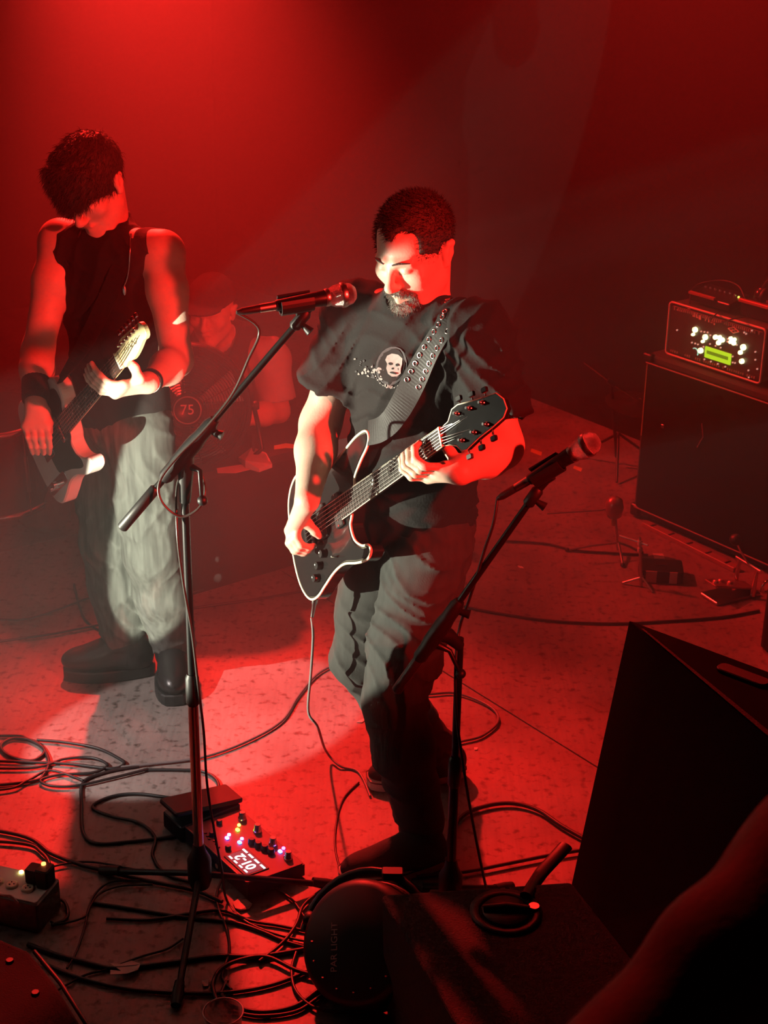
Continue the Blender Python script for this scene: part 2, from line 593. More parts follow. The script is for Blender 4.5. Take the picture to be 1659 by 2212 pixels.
def haze_material(d, g):
    m = bpy.data.materials.new('stage_haze')
    m.use_nodes = True
    nt = m.node_tree
    nt.nodes.remove(nt.nodes['Principled BSDF'])
    vs = nt.nodes.new('ShaderNodeVolumeScatter')
    vs.inputs['Color'].default_value = (0.95, 0.95, 0.95, 1)
    vs.inputs['Density'].default_value = d
    vs.inputs['Anisotropy'].default_value = g
    nt.links.new(vs.outputs['Volume'], nt.nodes['Material Output'].inputs['Volume'])
    return m
hz = MB().box((0.0, 6.20, 2.35), (10.0, 6.4, 4.66)).build('haze', haze_material(0.12, 0.75), label='thin red-lit smoke haze hanging over the stage', cat='haze', kind='stuff')
# ------------------------------------------------------------------ people
GC = (np.array([[0.45738, -0.64183, 0.61551], [0.17927, -0.61139, -0.77075], [0.87102, 0.46287, -0.16458]]).T, A3(-.17125, 3.51574, .91238))
GL = (np.array([[0.46541, -0.64644, 0.60457], [0.43192, -0.43033, -0.79263], [0.77255, 0.63003, 0.07893]]).T, A3(-.96496, 4.08843, .89906))
def gc(u, v, w):      # point on the black guitar: along the neck, towards the treble side, into the body
    return GC[0] @ A3(u, v, w) + GC[1]
def gl(u, v, w):
    return GL[0] @ A3(u, v, w) + GL[1]

def head_frame(fwd, roll=0.0):
    f = unit(fwd)
    l = unit(np.cross(A3(0, 0, 1), f) * -1.0)       # person's left
    l = unit(np.cross(f, A3(0, 0, 1)))
    l = -l if False else l
    # person's left = up x forward
    l = unit(np.cross(A3(0, 0, 1), f))
    u = np.cross(f, l)
    c, s_ = math.cos(roll), math.sin(roll)
    l, u = l * c + u * s_, u * c - l * s_
    return np.stack([l, f, u], 1)

def add_head(S, c, R, k=1.0, jaw=1.0, closed=True):
    L = lambda x, y, z: A3(*c) + R @ (A3(x, y, z) * k)
    e = lambda p, r, kk=0.02, op='+': S.ell(L(*p), A3(*r) * k, R, kk, op)
    e((0, -0.012, 0.036), (0.076, 0.096, 0.086), 0.03)
    e((0, 0.030, -0.028), (0.064 * jaw, 0.060, 0.078), 0.03)
    for s in (-1, 1):
        S.cap(L(s * 0.050 * jaw, 0.004, -0.058), L(s * 0.012, 0.070, -0.098), 0.020 * k, 0.018 * k, 0.028)
        e((s * 0.043, 0.062, -0.022), (0.022, 0.018, 0.017), 0.022)
        S.cap(L(s * 0.014, 0.088, 0.021), L(s * 0.044, 0.074, 0.018), 0.009 * k, 0.007 * k, 0.014)
        e((s * 0.032, 0.100, 0.000), (0.017, 0.016, 0.0115), 0.012, '-')
        e((s * 0.0315, 0.0745, -0.001), (0.0150, 0.0150, 0.0135), 0.004)
        S.cap(L(s * 0.019, 0.088, -0.0055), L(s * 0.045, 0.083, -0.0065), 0.0022 * k, 0.0018 * k, 0.003, '-')
        e((s * 0.0125, 0.098, -0.036), (0.0085, 0.010, 0.0075), 0.008)
        S.cap(L(s * 0.017, 0.095, -0.045), L(s * 0.030, 0.078, -0.068), 0.0016 * k, 0.0016 * k, 0.010, '-')
        # ear
        S.chain([L(s * 0.077, -0.004, -0.024), L(s * 0.082, -0.006, 0.002), L(s * 0.086, -0.016, 0.020), L(s * 0.085, -0.030, 0.016), L(s * 0.079, -0.026, -0.008), L(s * 0.077, -0.008, -0.028)],
                [0.006 * k, 0.005 * k, 0.0055 * k, 0.006 * k, 0.006 * k, 0.007 * k], 0.008)
        e((s * 0.078, -0.015, -0.002), (0.006, 0.016, 0.022), 0.006)
    e((0, 0.074, -0.101), (0.023, 0.018, 0.017), 0.02)
    S.cap(L(0, 0.087, 0.012), L(0, 0.112, -0.030), 0.0075 * k, 0.0105 * k, 0.012)
    e((0, 0.108, -0.034), (0.0115, 0.0115, 0.0095), 0.008)
    S.chain([L(-0.026, 0.075, -0.067), L(-0.010, 0.0905, -0.062), L(0, 0.092, -0.0635), L(0.010, 0.0905, -0.062), L(0.026, 0.075, -0.067)], [0.003 * k, 0.006 * k, 0.0055 * k, 0.006 * k, 0.003 * k], 0.006)
    S.chain([L(-0.024, 0.076, -0.069), L(0, 0.090, -0.075), L(0.024, 0.076, -0.069)], [0.003 * k, 0.0070 * k, 0.003 * k], 0.006)
    S.chain([L(-0.028, 0.080, -0.0675), L(0, 0.1, -0.0685), L(0.028, 0.080, -0.0675)], [0.0014 * k, 0.0022 * k, 0.0014 * k], 0.003, '-')
    return L

def add_hand(S, wrist, fingers, thumb, r=0.0088):
    """fingers: four polylines from knuckle to tip; thumb a polyline from its root"""
    w = A3(*wrist)
    kn = [A3(*f[0]) for f in fingers]
    for q in kn:
        S.cap(w + (q - w) * 0.10, q, 0.0175, 0.0118, 0.016)
    for i in range(3):
        S.cap(kn[i], kn[i + 1], 0.0115, 0.0115, 0.01)
    S.cap(w, A3(*thumb[0]), 0.018, 0.014, 0.02)
    for i, f in enumerate(fingers):
        rr = r * (0.86 if i == 3 else 1.0)
        S.chain([A3(*p) for p in f], np.linspace(rr * 1.12, rr * 0.82, len(f)), 0.005)
    S.chain([A3(*p) for p in thumb], np.linspace(0.0135, 0.0088, len(thumb)), 0.008)

def add_limb(S, P, r, k=0.03):
    S.chain([A3(*p) for p in P], r, k)

def noise_dirs(n, f0, f1, seed):
    g = np.random.default_rng(seed)
    d = g.normal(size=(n, 3)); d /= np.linalg.norm(d, axis=1)[:, None]
    return d * g.uniform(f0, f1, n)[:, None] * 2 * math.pi, g.uniform(0, 6.28, n)
def wob(p, seed, f0=3, f1=8, n=6):
    D, ph = noise_dirs(n, f0, f1, seed)
    return np.sin(p @ D.T + ph).sum(1) / n
def folds(amp, stretch, seed, f=14.0, sharp=1.6):
    """cloth folds running across 'stretch' (a 3-vector per fold set)"""
    sets = [(unit(d), fr, am, i) for i, (d, fr, am) in enumerate(stretch)]
    def fn(p):
        out = 0
        for d, fr, am, i in sets:
            w = wob(p, seed + i, 2.0, 5.5) * 1.9
            gate = np.clip(wob(p, seed + 40 + i, 1.5, 4.0) * 1.6 + 0.45, 0, 1)
            s_ = np.sin((p @ d) * fr * 2 * math.pi + w * 2.2)
            out = out + am * gate * (1 - np.abs(s_)) ** sharp
        return -amp * out + amp * 0.3
    return fn

def print_patch(bvh, poly, name, m, parent, off=0.0025, n=9):
    """flat ink on cloth: a small patch wrapped onto the cloth behind outline poly (list of photo points)"""
    P = np.array(poly, float)
    c = P.mean(0)
    vs, fs, idx = [], [], {}
    rings = [0.0, 0.5, 1.0]
    def h(q):
        d = ray(*q); d = d / np.linalg.norm(d)
        loc, nr, _, _ = bvh.ray_cast(Vector(CAMPOS), Vector(d))
        if loc is None:
            return None
        nr = np.array(nr)
        if nr @ d > 0: nr = -nr
        return np.array(loc) + nr * off
    v0 = h(c)
    if v0 is None: return None
    vs.append(v0)
    for t in rings[1:]:
        for q in P:
            r_ = h(c + (q - c) * t)
            vs.append(r_ if r_ is not None else vs[-1])
    N = len(P)
    for i in range(N):
        j = (i + 1) % N
        fs.append((0, 1 + i, 1 + j))
        fs.append((1 + i, 1 + N + i, 1 + N + j, 1 + j))
    return MB().add(vs, fs, True).build(name, m, parent)
def ring_poly(cx, cy, rx, ry, n=14, rot=0):
    o = []
    for i in range(n):
        a = 2 * math.pi * i / n
        x, y = rx * math.cos(a), ry * math.sin(a)
        c, s_ = math.cos(rot), math.sin(rot)
        o.append((cx + x * c - y * s_, cy + x * s_ + y * c))
    return o

def strands(o, name, n, ln, comb, m, parent, seed=1, lift=.45, r=.0007, keep=None):
    """short hairs standing off a rounded hair mass, one mesh"""
    me = o.data
    V = np.zeros(len(me.vertices) * 3); me.vertices.foreach_get('co', V); V = V.reshape(-1, 3)
    N = np.zeros(len(me.vertices) * 3); me.vertices.foreach_get('normal', N); N = N.reshape(-1, 3)
    base = np.array(o.parent.matrix_basis @ o.matrix_parent_inverse)
    V = V @ base[:3, :3].T + base[:3, 3]
    g = np.random.default_rng(seed)
    I = g.integers(0, len(V), n)
    vs, fs = [], []
    for i in I:
        p, nn = V[i], N[i]
        if keep is not None and not keep(p): continue
        c = comb(p) if callable(comb) else comb
        d = unit(nn * lift + c * (1 - lift) + g.normal(size=3) * .22)
        if d @ nn < .05: d = unit(d + nn * (.1 - d @ nn))
        L_ = ln * g.uniform(.6, 1.3)
        x = unit(np.cross(d, nn + 1e-3)); y = np.cross(d, x)
        k = len(vs)
        a = p - nn * .001
        mid = a + d * L_ * .55; tip = mid + unit(d + c * .5 - A3(0, 0, .25)) * L_ * .45
        for q, rr in ((a, r), (mid, r * .8)):
            for t in (0, 2.09, 4.19):
                vs.append(q + (x * math.cos(t) + y * math.sin(t)) * rr)
        vs.append(tip)
        for t in range(3):
            u = (t + 1) % 3
            fs.append((k + t, k + u, k + 3 + u, k + 3 + t)); fs.append((k + 3 + t, k + 3 + u, k + 6))
    return MB().add(vs, fs, True).build(name, m, parent, kind='stuff')

def shoe_outline(L, W, n=26):
    """plan outline: heel at 0, toe at L (x), width W"""
    o = []
    for i in range(n):
        a = 2 * math.pi * i / n
        x = 0.5 * L * (1 - math.cos(a))
        t = x / L
        hw = W / 2 * (0.80 + 0.28 * math.sin(math.pi * (t - 0.25) * 1.1)) * abs(math.sin(a)) ** 0.45
        o.append((x, hw * (1 if math.sin(a) >= 0 else -1)))
    return o

# ===== the man in the black T-shirt with the black guitar =====
def center_man():
    pel, n_h = A3(.075, 3.535, .95), unit((-.83, -.55, 0))
    l_h = A3(-n_h[1], n_h[0], 0)
    n_c = unit((-.70, -.70, 0.0)); l_c = A3(-n_c[1], n_c[0], 0)
    shL, shR = A3(.205, 3.36, 1.465), A3(-.070, 3.605, 1.445)
    neck = A3(.075, 3.49, 1.50)
    hipL, hipR = A3(.115, 3.46, .92), A3(.02, 3.60, .92)
    kL, aL = A3(.030, 3.375, .50), A3(.112, 3.41, .09)
    kR, aR = A3(-.055, 3.60, .50), A3(.150, 3.765, .115)
    eR, wR = A3(-.160, 3.565, 1.17), A3(-.183, 3.375, 1.045)
    eL = A3(.262, 3.25, 1.235)
    wL = gc(.622, .070, .045)
    RH = np.stack([l_h, n_h, A3(0, 0, 1)], 1); RC = np.stack([l_c, n_c, A3(0, 0, 1)], 1)
    T = thing('person', 'man in a black T-shirt and black jeans looking down while playing a black guitar', 'person', (.08, 3.56, 0))
    hc = A3(.060, 3.455, 1.632)
    HR = head_frame((-.56, -.76, -.36), 0.02)
    # finger poses in guitar space
    fing = []
    for i, u in enumerate((.600, .578, .553, .528)):
        s_ = (1.0, 1.06, 1.0, 0.86)[i]
        fing.append([gc(u + .012, .056, .012), gc(u + .004, .052, -.030 * s_), gc(u - .006, .030, -.046 * s_), gc(u - .012, .004, -.040 * s_), gc(u - .014, -.010, -.022)])
    thumbL = [gc(.612, .050, .048), gc(.600, .018, .042), gc(.590, -.010, .032), gc(.585, -.026, .022)]
    pick = []
    kbase = gc(.050, -.020, -.062)
    for i, (du, dv) in enumerate(((.030, .000), (.010, .004), (-.010, .006), (-.028, .004))):
        b = gc(.020 + du, .000 + dv, -.068)
        pick.append([b, gc(.008 + du * .9, .030 + dv, -.072), gc(.000 + du * .8, .050 + dv, -.058), gc(-.004 + du * .7, .056 + dv, -.034), gc(-.004 + du * .7, .052 + dv, -.020)])
    thumbR = [gc(.050, -.012, -.060), gc(.062, .010, -.050), gc(.060, .028, -.034), gc(.052, .038, -.020)]
    S = SDF((-.33, 2.86, .02), (.46, 3.98, 1.80), .0075, [(hc - .14, hc + .14, .0032), (gc(.56, .03, 0) - .075, gc(.56, .03, 0) + .075, .0036), (gc(.02, .03, -.04) - .07, gc(.02, .03, -.04) + .07, .0036)])
    S.ell(pel, (.155, .115, .12), RH, .05); S.ell(A3(.072, 3.525, 1.12), (.155, .130, .15), RC, .06)
    S.ell(A3(.072, 3.505, 1.33), (.165, .115, .16), RC, .06)
    S.cap(shL, shR, .065, .065, .05); S.cap(neck - A3(0, 0, .03), hc + HR @ A3(0, -.025, -.05), .070, .060, .03)
    add_limb(S, [hipL, kL, aL], [.085, .055, .040]); add_limb(S, [hipR, kR, aR], [.085, .055, .040])
    add_limb(S, [shL, eL], [.058, .047]); add_limb(S, [eL, eL + (wL - eL) * .35, wL], [.046, .046, .029])
    add_limb(S, [shR, eR], [.058, .047]); add_limb(S, [eR, eR + (wR - eR) * .35, wR], [.046, .047, .030])
    for a, k_, d in ((aL, kL, n_h), (aR, kR, n_h)):
        S.cap(a - A3(0, 0, .03), a + unit((-.88, -.30, 0)) * .12 - A3(0, 0, .055), .035, .03, .02)
    add_head(S, hc, HR, 1.02, jaw=1.10)
    add_hand(S, wL, fing, thumbL); add_hand(S, wR, pick, thumbR)
    S.build('body', M_skin, T)
    # T-shirt
    S = SDF((-.30, 3.12, .84), (.42, 3.88, 1.62), .0055)
    S.ell(pel + A3(0, 0, .0), (.172, .142, .17), RH, .05); S.ell(A3(.070, 3.520, 1.13), (.172, .152, .17), RC, .07)
    S.ell(A3(.072, 3.505, 1.33), (.182, .135, .175), RC, .06)
    S.cap(shL - A3(0, 0, .012), shR - A3(0, 0, .012), .076, .076, .05)
    S.cap(neck - A3(0, 0, .05), neck + A3(-.01, -.008, -.002), .086, .082, .03)
    for sh, el, t in ((shL, eL, .66), (shR, eR, .70)):
        d = unit(el - sh)
        S.cap(sh, sh + d * .26, .076, .088, .035, cut=[(sh + d * .30 * t, d)])
        S.cap(sh + d * .10, sh + d * .26, .072, .079, .0, op='-', cut=[(sh + d * .30 * t - d * .012, -d)])
    S.plane(A3(.07, 3.5, .895), unit((.10, -.02, -1)))
    hu = unit(HR @ A3(0, .25, 1))
    S.cap(neck + A3(-.012, -.018, .022), neck + A3(-.02, -.02, .2), .064, .075, .012, '-')
    S.ripple(folds(.010, [((.3, .3, 1), 7.5, .8), ((1, -.6, .8), 9, .9), ((-.8, .5, .7), 8, .9), ((0, 0, 1), 5, .5)], 3))
    tee = S.build('t_shirt', M_tee, T)
    # neck rib
    # jeans
    S = SDF((-.24, 3.24, .05), (.32, 3.94, 1.06), .0055)
    S.ell(pel - A3(0, 0, .02), (.165, .130, .13), RH, .05)
    add_limb(S, [hipL + A3(0, 0, -.02), kL + (hipL - kL) * .35, kL, kL + (aL - kL) * .35, aL + A3(0, 0, .02)], [.108, .092, .077, .078, .062], .03)
    add_limb(S, [hipR + A3(0, 0, -.02), kR + (hipR - kR) * .35, kR, kR + (aR - kR) * .35, aR + A3(0, 0, .02)], [.108, .092, .078, .078, .062], .03)
    S.plane(A3(0, 0, .075), A3(0, 0, -1)); S.plane(A3(0, 0, .99), A3(0, 0, 1))
    S.ripple(folds(.0085, [((.15, .1, 1), 6.0, 1.0), ((.7, -.3, 1), 8.5, .9), ((-.8, .2, 1), 5.0, .9)], 21, sharp=2.2))
    S.build('jeans', M_jeans, T)
    # shoes
    M_sole = mat('pale_shoe_sole', (0.60, 0.52, 0.47), 0.7, var=0.15)
    M_can = mat('black_canvas', (0.030, 0.027, 0.027), 0.9, var=0.3, bump=0.2, bscale=300)
    for a, heel, toe in ((aL, PZ(955, 1868), PZ(742, 1905)), (aR, PZ(1022, 1672), PZ(776, 1700))):
        heel, toe = A3(heel[0], heel[1], 0), A3(toe[0], toe[1], 0)
        d = unit(toe - heel); Ln = .295
        heel = (heel + toe) / 2 - d * Ln / 2; toe = heel + d * Ln
        sd = A3(-d[1], d[0], 0); RS = np.stack([d, sd, A3(0, 0, 1)], 1)
        S = SDF(np.minimum(heel, toe) - A3(.09, .09, 0) + A3(0, 0, .018), np.maximum(heel, toe) + A3(.09, .09, .17), .0045)
        S.ell(heel + d * .055 + A3(0, 0, .055), (.055, .040, .058), RS, .02); S.ell(heel + d * .20 + A3(0, 0, .040), (.092, .046, .042), RS, .03)
        S.ell(heel + d * .12 + A3(0, 0, .060), (.075, .040, .052), RS, .04)
        S.cap(A3(a[0], a[1], .10), heel + d * .09 + A3(0, 0, .06), .046, .045, .03)
        S.plane(A3(0, 0, .028), A3(0, 0, -1)); S.plane(A3(0, 0, .135), A3(0, 0, 1))
        sh = S.build('shoe', M_can, T, label='black canvas slip-on shoe')
        MB().prism(shoe_outline(Ln, .108), 0.001, .033, RS, heel, cham=.005).build('sole', M_sole, sh)
        ol = [heel + d * x + sd * y * 1.012 + A3(0, 0, .030) for x, y in shoe_outline(Ln, .108)]
        MB().tube(ol, .0022, 5, closed=True).build('foxing_stripe', M_black, sh)
    # hair: short, receding
    L = lambda x, y, z: hc + HR @ (A3(x, y, z) * 1.02)
    S = SDF(hc - .15, hc + .15, .0032)
    S.ell(L(0, -.014, .038), (.0815, .103, .092), HR, .01)
    S.ell(L(0, .120, .000), (.080, .085, .082), HR, .012, '-')
    S.ell(L(0.042, .088, .062), (.032, .045, .040), HR, .012, '-'); S.ell(L(-.042, .088, .062), (.032, .045, .040), HR, .012, '-')
    for s in (-1, 1):
        S.ell(L(s * .085, -.012, -.006), (.02, .026, .034), HR, .006, '-')
    S.cap(L(-.12, .01, -.075), L(.12, .01, -.075), .045, .045, .01, '-')
    S.cap(L(-.12, -.08, -.085), L(.12, -.08, -.085), .04, .04, .01, '-')
    S.ell(L(0, .02, -.07), (.1, .1, .06), HR, .01, '-')
    S.ripple(lambda p: -.0035 * np.abs(wob(p, 5, 20, 60, 9)))
    ho = S.build('hair', M_hair, T)
    strands(ho, 'hair_strands', 5200, .013, HR @ unit((0, .75, .5)), M_hair, ho, 2, .55, .0006, keep=lambda p: np.linalg.norm((HR.T @ (p - hc) - A3(0, -.014, .038)) / A3(.079, .100, .089)) > .97)
    M_beard = mat('greying_beard', (0.16, 0.14, 0.12), 0.8, var=0.5, scale=150, bump=0.9, bscale=260)
    S = SDF(hc - .16, hc + .16, .0030)
    S.ell(L(0, .074, -.100), (.034, .027, .034), HR, .01); S.ell(L(0, .062, -.108), (.042, .03, .026), HR, .02)
    S.chain([L(-.034, .066, -.090), L(-.032, .077, -.064), L(-.014, .0945, -.052), L(0, .096, -.0505), L(.014, .0945, -.052), L(.032, .077, -.064), L(.034, .066, -.090)], [.008, .007, .0055, .004, .0055, .007, .008], .008)
    S.ell(L(0, .098, -.0685), (.022, .014, .0105), HR, .005, '-')
    S.ripple(lambda p: -.004 * np.abs(wob(p, 9, 25, 70, 9)))
    bo = S.build('beard', M_beard, T)
    strands(bo, 'beard_strands', 2600, .010, HR @ unit((0, .4, -1)), M_beard, bo, 3, .4, .0005)
    for s in (-1, 1):
        MB().tube([L(s * .012, .0965, .0215), L(s * .028, .0935, .0265), L(s * .048, .079, .021)], [.003, .0042, .002], 6, flat=.7).build('eyebrow', M_hair, T)
    # ink on the T-shirt
    bv = bvh_of(tee)
    M_ink = mat('pale_print_ink', (0.34, 0.30, 0.29), 0.8, var=0.35, scale=120)
    M_ink2 = mat('grey_print_ink', (0.06, 0.055, 0.06), 0.8, var=0.5, scale=90)
    M_inkd = mat('black_print_ink', (0.012, 0.01, 0.01), 0.9, var=0.3)
    pr = print_patch(bv, ring_poly(846, 790, 33, 42, 20, .25), 'shirt_print', M_ink2, tee, .0016)
    ring = []
    print_patch(bv, ring_poly(846, 789, 28, 37, 20, .25), 'print_disc', M_inkd, tee, .0024)
    face = [(838, 768), (848, 763), (862, 765), (872, 774), (870, 787), (866, 796), (866, 806), (858, 812), (848, 814), (840, 808), (836, 796), (838, 786), (834, 777)]
    print_patch(bv, face, 'print_face', M_ink, tee, .0034)
    for q in (ring_poly(846, 786, 5, 3.2, 8, .2), ring_poly(861, 789, 4, 3.2, 8, .2), ring_poly(851, 797, 3, 2.6, 7), ring_poly(851, 806, 7, 2.2, 8, .1)):
        print_patch(bv, q, 'print_shadow', M_inkd, tee, .0044)
    rg = random.Random(4)
    for i in range(44):
        t = rg.random()
        x = 768 + 62 * t + rg.uniform(-4, 4); y = 792 + 24 * t + rg.uniform(-24, 15) * (1 - .3 * t)
        r0 = rg.uniform(1.2, 3.4)
        print_patch(bv, ring_poly(x, y, r0, r0 * rg.uniform(.6, 1.4), 6, rg.random()), 'print_fleck', M_ink if rg.random() < .5 else M_ink2, tee, .0026)
    for i in range(26):
        a = .35 + i * .11
        x, y = 845 - 36 * math.cos(a), 792 + 45 * math.sin(a)
        print_patch(bv, ring_poly(x, y, 1.6, 1.6, 6), 'print_fleck', M_ink if i % 2 else M_ink2, tee, .0026)
    for i, x in enumerate((833, 838, 842, 846)):
        print_patch(bv, [(x, 829 + i), (x + 2.6, 829.6 + i), (x + 2.2, 835 + i), (x - .4, 834.4 + i)], 'print_letter', M_ink, tee, .0026)
    return T, tee, bv
MAN1, TEE1, BV1 = center_man()
# ===== the man in the sleeveless black top with the white guitar =====
def left_man():
    pel, n_h = A3(-.785, 4.31, .95), unit((-.62, -.78, 0)); l_h = A3(-n_h[1], n_h[0], 0)
    shL, shR = A3(-.615, 4.125, 1.455), A3(-.915, 4.245, 1.455)
    l_c = unit(shL - shR); n_c = A3(l_c[1], -l_c[0], 0)
    neck = A3(-.770, 4.205, 1.50)
    hipL, hipR = A3(-.720, 4.245, .92), A3(-.850, 4.37, .92)
    kL, aL = A3(-.705, 4.245, .50), A3(-.672, 4.40, .10)
    kR, aR = A3(-.855, 4.34, .50), A3(-.835, 4.415, .10)
    eL, wL = A3(-.572, 4.02, 1.185), A3(-.612, 3.775, 1.200)
    eR, wR = A3(-.975, 4.125, 1.17), PD(76, 872, 4.20)
    RH = np.stack([l_h, n_h, A3(0, 0, 1)], 1); RC = np.stack([l_c, n_c, A3(0, 0, 1)], 1)
    T = thing('person', 'man in a sleeveless black top bowing his head, playing a white guitar', 'person', (-.76, 4.38, 0))
    hc = A3(-.803, 4.165, 1.628)
    HR = head_frame((-.34, -.72, -.58), 0.10)
    fing = []
    for i, u in enumerate((.588, .566, .545, .525)):
        s_ = (1.0, 1.08, 1.0, .82)[i]
        fing.append([gl(u, .046, .010), gl(u - .003, .030, -.022), gl(u - .008, .008 - .006 * s_, -.034), gl(u - .014, -.016 * s_, -.037), gl(u - .018, -.036 * s_, -.036)])
    thumbL = [gl(.604, .046, .050), gl(.606, .016, .050), gl(.602, -.012, .042), gl(.598, -.032, .030)]
    pick = []
    for i, dx in enumerate((24, 8, -8, -22)):
        pick.append([PD(78 + dx, 918 + abs(dx) * .15, 4.20), PD(82 + dx * 1.0, 945, 4.19), PD(86 + dx * .9, 965, 4.215), PD(88 + dx * .8, 980, 4.25)])
    thumbR = [PD(98, 890, 4.20), PD(106, 912, 4.21), PD(108, 934, 4.24)]
    f1, f2 = gl(.55, .01, -.01), PD(85, 935, 4.2)
    S = SDF((-1.12, 3.62, .02), (-.44, 4.60, 1.80), .0075, [(hc - .13, hc + .13, .0036), (f1 - .07, f1 + .07, .0038), (f2 - .06, f2 + .06, .004)])
    S.ell(pel, (.150, .105, .12), RH, .05); S.ell(A3(-.785, 4.28, 1.12), (.140, .105, .15), RC, .06)
    S.ell(A3(-.780, 4.23, 1.33), (.152, .105, .16), RC, .06)
    S.cap(shL, shR, .060, .060, .05); S.cap(neck - A3(0, 0, .03), hc + HR @ A3(0, -.025, -.05), .062, .054, .03)
    add_limb(S, [hipL, kL, aL], [.080, .052, .038]); add_limb(S, [hipR, kR, aR], [.080, .052, .038])
    for sh, e, w in ((shL, eL, wL), (shR, eR, wR)):
        add_limb(S, [sh, sh + (e - sh) * .35, e], [.054, .053, .041]); add_limb(S, [e, e + (w - e) * .35, w], [.041, .043, .027])
    for a, d in ((aL, unit((.1, -.9, 0))), (aR, unit((-.98, -.1, 0)))):
        S.cap(a - A3(0, 0, .03), a + d * .12 - A3(0, 0, .06), .034, .03, .02)
    L = add_head(S, hc, HR, 1.0, jaw=0.94)
    add_hand(S, wL, fing, thumbL, .0084); add_hand(S, wR, pick, thumbR, .0084)
    S.build('body', M_skin, T)
    # sleeveless top
    S = SDF((-1.05, 3.98, .84), (-.50, 4.56, 1.60), .0055)
    S.ell(pel + A3(0, 0, .02), (.165, .128, .17), RH, .05); S.ell(A3(-.785, 4.28, 1.13), (.152, .122, .17), RC, .07)
    S.ell(A3(-.780, 4.23, 1.33), (.168, .122, .175), RC, .06)
    S.cap(shL + (shR - shL) * .10 - A3(0, 0, .006), shR + (shL - shR) * .10 - A3(0, 0, .006), .067, .067, .04)
    S.cap(neck - A3(0, 0, .05), neck, .076, .072, .03)
    for sh, o in ((shL, l_c), (shR, -l_c)):
        S.plane(sh + o * .012 + A3(0, 0, 0), unit(o + A3(0, 0, -.05)))
    S.plane(A3(0, 0, .90), A3(0, 0, -1))
    S.cap(neck + A3(-.006, -.012, .024), neck + A3(-.01, -.012, .2), .058, .065, .012, '-')
    S.ripple(folds(.009, [((.3, .3, 1), 7, .8), ((1, -.3, .8), 8, .9), ((-.8, .4, .7), 8, .8)], 63))
    tee = S.build('sleeveless_top', M_tee, T)
    S = SDF((-1.02, 4.06, .05), (-.54, 4.58, 1.02), .0055)
    S.ell(pel - A3(0, 0, .02), (.158, .120, .13), RH, .05)
    add_limb(S, [hipL + A3(0, 0, -.02), kL + (hipL - kL) * .35, kL, kL + (aL - kL) * .4, aL + A3(0, 0, .02)], [.100, .092, .082, .080, .072], .03)
    add_limb(S, [hipR + A3(0, 0, -.02), kR + (hipR - kR) * .35, kR, kR + (aR - kR) * .4, aR + A3(0, 0, .02)], [.100, .092, .082, .080, .072], .03)
    S.plane(A3(0, 0, .095), A3(0, 0, -1)); S.plane(A3(0, 0, .98), A3(0, 0, 1))
    S.ripple(folds(.0085, [((.1, .1, 1), 6, .7), ((1, -.3, .25), 11, 1.0), ((-.9, .2, .35), 9, .9)], 81))
    S.build('jeans', mat('faded_denim', (0.105, 0.115, 0.105), 0.9, var=0.95, scale=9, bump=0.3, bscale=220, stretch=(8, 8, .6)), T)
    # boots
    M_boot = mat('black_boot_leather', (0.022, 0.021, 0.021), 0.33, var=0.3, bump=0.15, bscale=120)
    for a, heel, toe, lab in ((aL, A3(-.690, 4.475, 0), A3(-.648, 4.195, 0), 'shiny black leather boot'), (aR, A3(-.735, 4.40, 0), A3(-1.020, 4.365, 0), 'matt black thick-soled boot')):
        d = unit(toe - heel); sd = A3(-d[1], d[0], 0); RS = np.stack([d, sd, A3(0, 0, 1)], 1); Ln = .295
        S = SDF(np.minimum(heel, toe) - A3(.1, .1, 0), np.maximum(heel, toe) + A3(.1, .1, .21), .005)
        S.ell(heel + d * .06 + A3(0, 0, .075), (.058, .043, .07), RS, .02); S.ell(heel + d * .21 + A3(0, 0, .062), (.09, .050, .046), RS, .03)
        S.ell(heel + d * .13 + A3(0, 0, .085), (.08, .042, .055), RS, .04); S.cap(A3(a[0], a[1], .18), heel + d * .08 + A3(0, 0, .08), .054, .05, .03)
        S.plane(A3(0, 0, .036), A3(0, 0, -1)); S.plane(A3(0, 0, .18), A3(0, 0, 1))
        b = S.build('boot', M_boot, T, label=lab)
        MB().prism(shoe_outline(Ln, .114), .001, .040, RS, heel, cham=.004).build('sole', M_rubber, b)
        for i in range(4):
            q = heel + d * (.115 + .024 * i) + A3(0, 0, .137 - .012 * i)
            MB().tube([q + sd * .022, q + A3(0, 0, .006), q - sd * .022], .0025, 5).build('lace', M_rubber, b)
    # hair with a long fringe
    L = lambda x, y, z: hc + HR @ A3(x, y, z)
    S = SDF(hc - .18, hc + .17, .0034)
    S.ell(L(0, -.016, .044), (.088, .108, .094), HR, .01)
    S.ell(L(0, .125, -.012), (.082, .080, .066), HR, .015, '-')
    for s in (-1, 1):
        S.ell(L(s * .09, -.010, -.010), (.02, .030, .036), HR, .006, '-')
    S.cap(L(-.12, .03, -.080), L(.12, .03, -.080), .05, .05, .01, '-'); S.cap(L(-.12, -.08, -.095), L(.12, -.08, -.095), .04, .04, .01, '-')
    g = random.Random(3)
    for i in range(46):
        t = i / 45; x = -.078 + .150 * t
        yy = math.sqrt(max(0, 1 - (x / .09) ** 2))
        ln = .030 + .018 * g.random() + (.022 if t < .45 else 0) - (.02 if t > .8 else 0)
        a = L(x * .8, .055 * yy + .015, .115 - .02 * abs(x) / .09); m_ = L(x, .088 * yy, .070); b = L(x + g.uniform(-.008, .008), .098 * yy + .004, .050 - ln); 
        S.chain([a, m_, b], [.010, .0085, .0022], .006)
